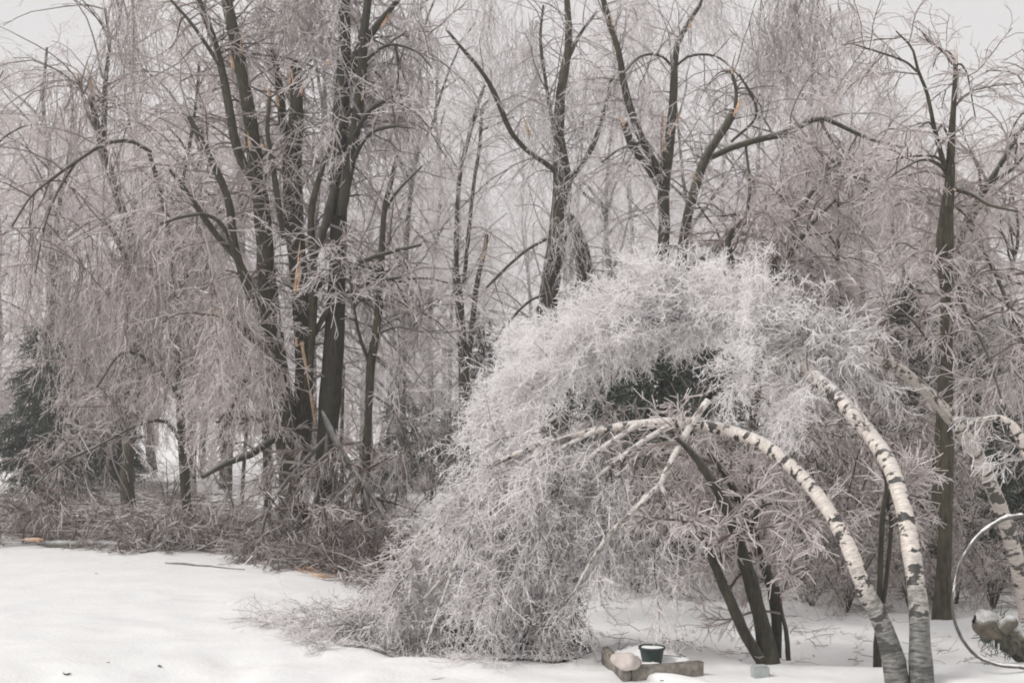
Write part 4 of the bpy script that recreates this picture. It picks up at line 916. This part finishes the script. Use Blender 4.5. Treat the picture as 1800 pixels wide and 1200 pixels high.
def bed():
    c = ground_px(1104, 1197); a = ground_px(1064, 1166); e = ground_px(1228, 1186)
    z0 = float(gz(c[0], c[1])); b = np.array((c[0], c[1], z0))
    t = thing('stone_garden_edging', 'snow-filled corner of low stone garden edging at the bottom centre', 'garden edging', b)
    H = .12
    for p in (a, e):
        v = (p - c)[:2]; L = float(np.hypot(*v)); rz = math.atan2(v[1], v[0]); m = (p + c) / 2 - b
        off = .0 if p is a else .002
        ang = np.array((math.cos(rz), math.sin(rz)))
        mm = m[:2] + ang * (.03 if p is e else 0)
        bm_obj('edging_stone', box_bm(mm[0], mm[1], H * .5 - .03 + off, L, .055, H, rz, .004), STONE, t)
    # snow filling the bed and drifted over its front
    n = 22; u, w = np.meshgrid(np.linspace(0, 1, n), np.linspace(0, 1, n))
    va, ve = (a - c), (e - c)
    xy = u[..., None] * ve[:2] + w[..., None] * va[:2]
    edge = np.minimum(np.minimum(u, 1 - u), np.minimum(w, 1 - w))
    z = -.06 + .135 * sstep(0, .10, edge) + .012 * np.sin(u * 9 + w * 4) + .010 * np.sin(w * 13 + u * 5 + 1) + .006 * rng.normal(size=u.shape)
    z = z + .045 * np.exp(-(((u - .42) / .12) ** 2 + ((w - .22) / .18) ** 2))
    v = np.stack([xy[..., 0], xy[..., 1] + .015, z], -1).reshape(-1, 3); i = np.arange(n - 1)[:, None] * n + np.arange(n - 1)[None]
    link('snow_fill', Geo().raw(v, np.stack([i, i + 1, i + n + 1, i + n], -1).reshape(-1, 4)).mesh('snow_fill', CAP), t)
    m = (e - c) * .62
    bm_obj('snow_drift', lump(.21, .08, .065, amp=.22), CAP, t, loc=(m[0], m[1] - .07, -.03))
    return b, c
bb, cc = bed()
rk = P(1102, 1163, 7.38)
o = bm_obj('rock', lump(.085, .075, .062, amp=.26), ROCK); o.location = tuple(rk); tag(o, 'rounded pinkish icy rock resting on the corner of the stone edging', 'rock')
def pot():
    c = P(1146, 1163, 7.62); b = np.array((c[0], c[1], c[2]))
    t = thing('flower_pot', 'dark green plastic flower pot half sunk in snow behind the rock', 'pot', b)
    a = np.linspace(0, 2 * math.pi, 25)[:-1]
    prof = [(.066, 0), (.070, .02), (.082, .085), (.09, .088), (.092, .105), (.086, .106), (.083, .09), (.07, .06), (.001, .055)]
    v = np.array([[r * math.cos(q), r * math.sin(q), z] for r, z in prof for q in a]); n = 24
    f = [[i * n + j, i * n + (j + 1) % n, (i + 1) * n + (j + 1) % n, (i + 1) * n + j] for i in range(len(prof) - 1) for j in range(n)]
    f1 = [q for q in f if q[0] < 2 * n]; 
    k = 3 * n
    vb = v[:k]; link('pot_body', Geo().raw(vb, f1).mesh('pot_body', POT), t)
    vr = v[2 * n:]; fr = [[i - 2 * n for i in q] for q in f if q[0] >= 2 * n]; link('rim', Geo().raw(vr, fr).mesh('rim', POT), t)
    s = bm_obj('snow_cap', lump(.07, .07, .010, amp=.2), CAP, t, loc=(0, 0, .094))
    p = smooth_line([(.08, 0, .045), (.14, .01, .04), (.20, .02, .03)], 6); link('handle', Geo().tubes(p[None], np.full((1, 6), .003), 6, .3).mesh('handle', METAL), t)
pot()
q = ground_px(1336, 1188)
o = bm_obj('concrete_block', box_bm(0, 0, .02, .105, .09, .085, .18, .0007, 2), BLOCK, None, False); o.location = (q[0], q[1], float(gz(q[0], q[1])) + .01)
tag(o, 'small grey concrete block standing in the snow right of the stone edging', 'block')
# crumbs of bark on the left snow
for px, py, L, w, lab in [(281, 1172, .022, .007, 'small dark bark chip on the foreground snow, lower left'), (170, 1008, .03, .003, 'tiny dark twig piece on the left snow, nearer the brush'), (118, 1185, .035, .007, 'dark bark piece in the trodden hollow at the bottom left corner'),
                          (190, 1165, .014, .004, 'faint bark crumb between the hollow and the dark chip'), (1164, 1197, .02, .007, 'tiny bark crumb on the snow in front of the stone edging'), (770, 1193, .06, .002, 'thin bent twig on the snow at the bottom edge')]:
    g = ground_px(px, py); an = rng.uniform(-.6, .6)
    X = np.stack([np.array((math.cos(an) * L * s, math.sin(an) * L * s, abs(rng.normal()) * .006)) for s in np.linspace(-1, 1, 5)])
    o = link('bark_chip', Geo().tubes(X[None], w * np.array([[.2, .9, 1, .8, .1]]), 6, .3, .15).mesh('bark_chip', BARK), None, (g[0], g[1], float(gz(g[0], g[1])) + w * .4)); tag(o, lab, 'bark chip', 'bark crumbs on the snow')


# ------------------------------------------------------------------ the milky winter air
def haze():
    import bmesh
    bm = bmesh.new(); bmesh.ops.create_cube(bm, size=1)
    x0, x1, y0, y1, z0, z1 = -760, 760, -60, 960, -1.6, 19.0
    for v in bm.verts: v.co = ((x0 + x1) / 2 + v.co.x * (x1 - x0), (y0 + y1) / 2 + v.co.y * (y1 - y0), (z0 + z1) / 2 + v.co.z * (z1 - z0))
    m = bpy.data.materials.new('haze'); m.use_nodes = True; n = m.node_tree; n.nodes.clear()
    v = n.nodes.new('ShaderNodeVolumePrincipled'); v.inputs['Color'].default_value = (.97, .96, .965, 1); v.inputs['Density'].default_value = HAZE; v.inputs['Anisotropy'].default_value = 0.2
    n.links.new(v.outputs[0], n.nodes.new('ShaderNodeOutputMaterial').inputs['Volume'])
    o = bm_obj('haze', bm, m, None, False); o['kind'] = 'stuff'; o['label'] = 'pale winter haze filling the air of the woods'; o['category'] = 'haze'
HAZE = .0025
haze()
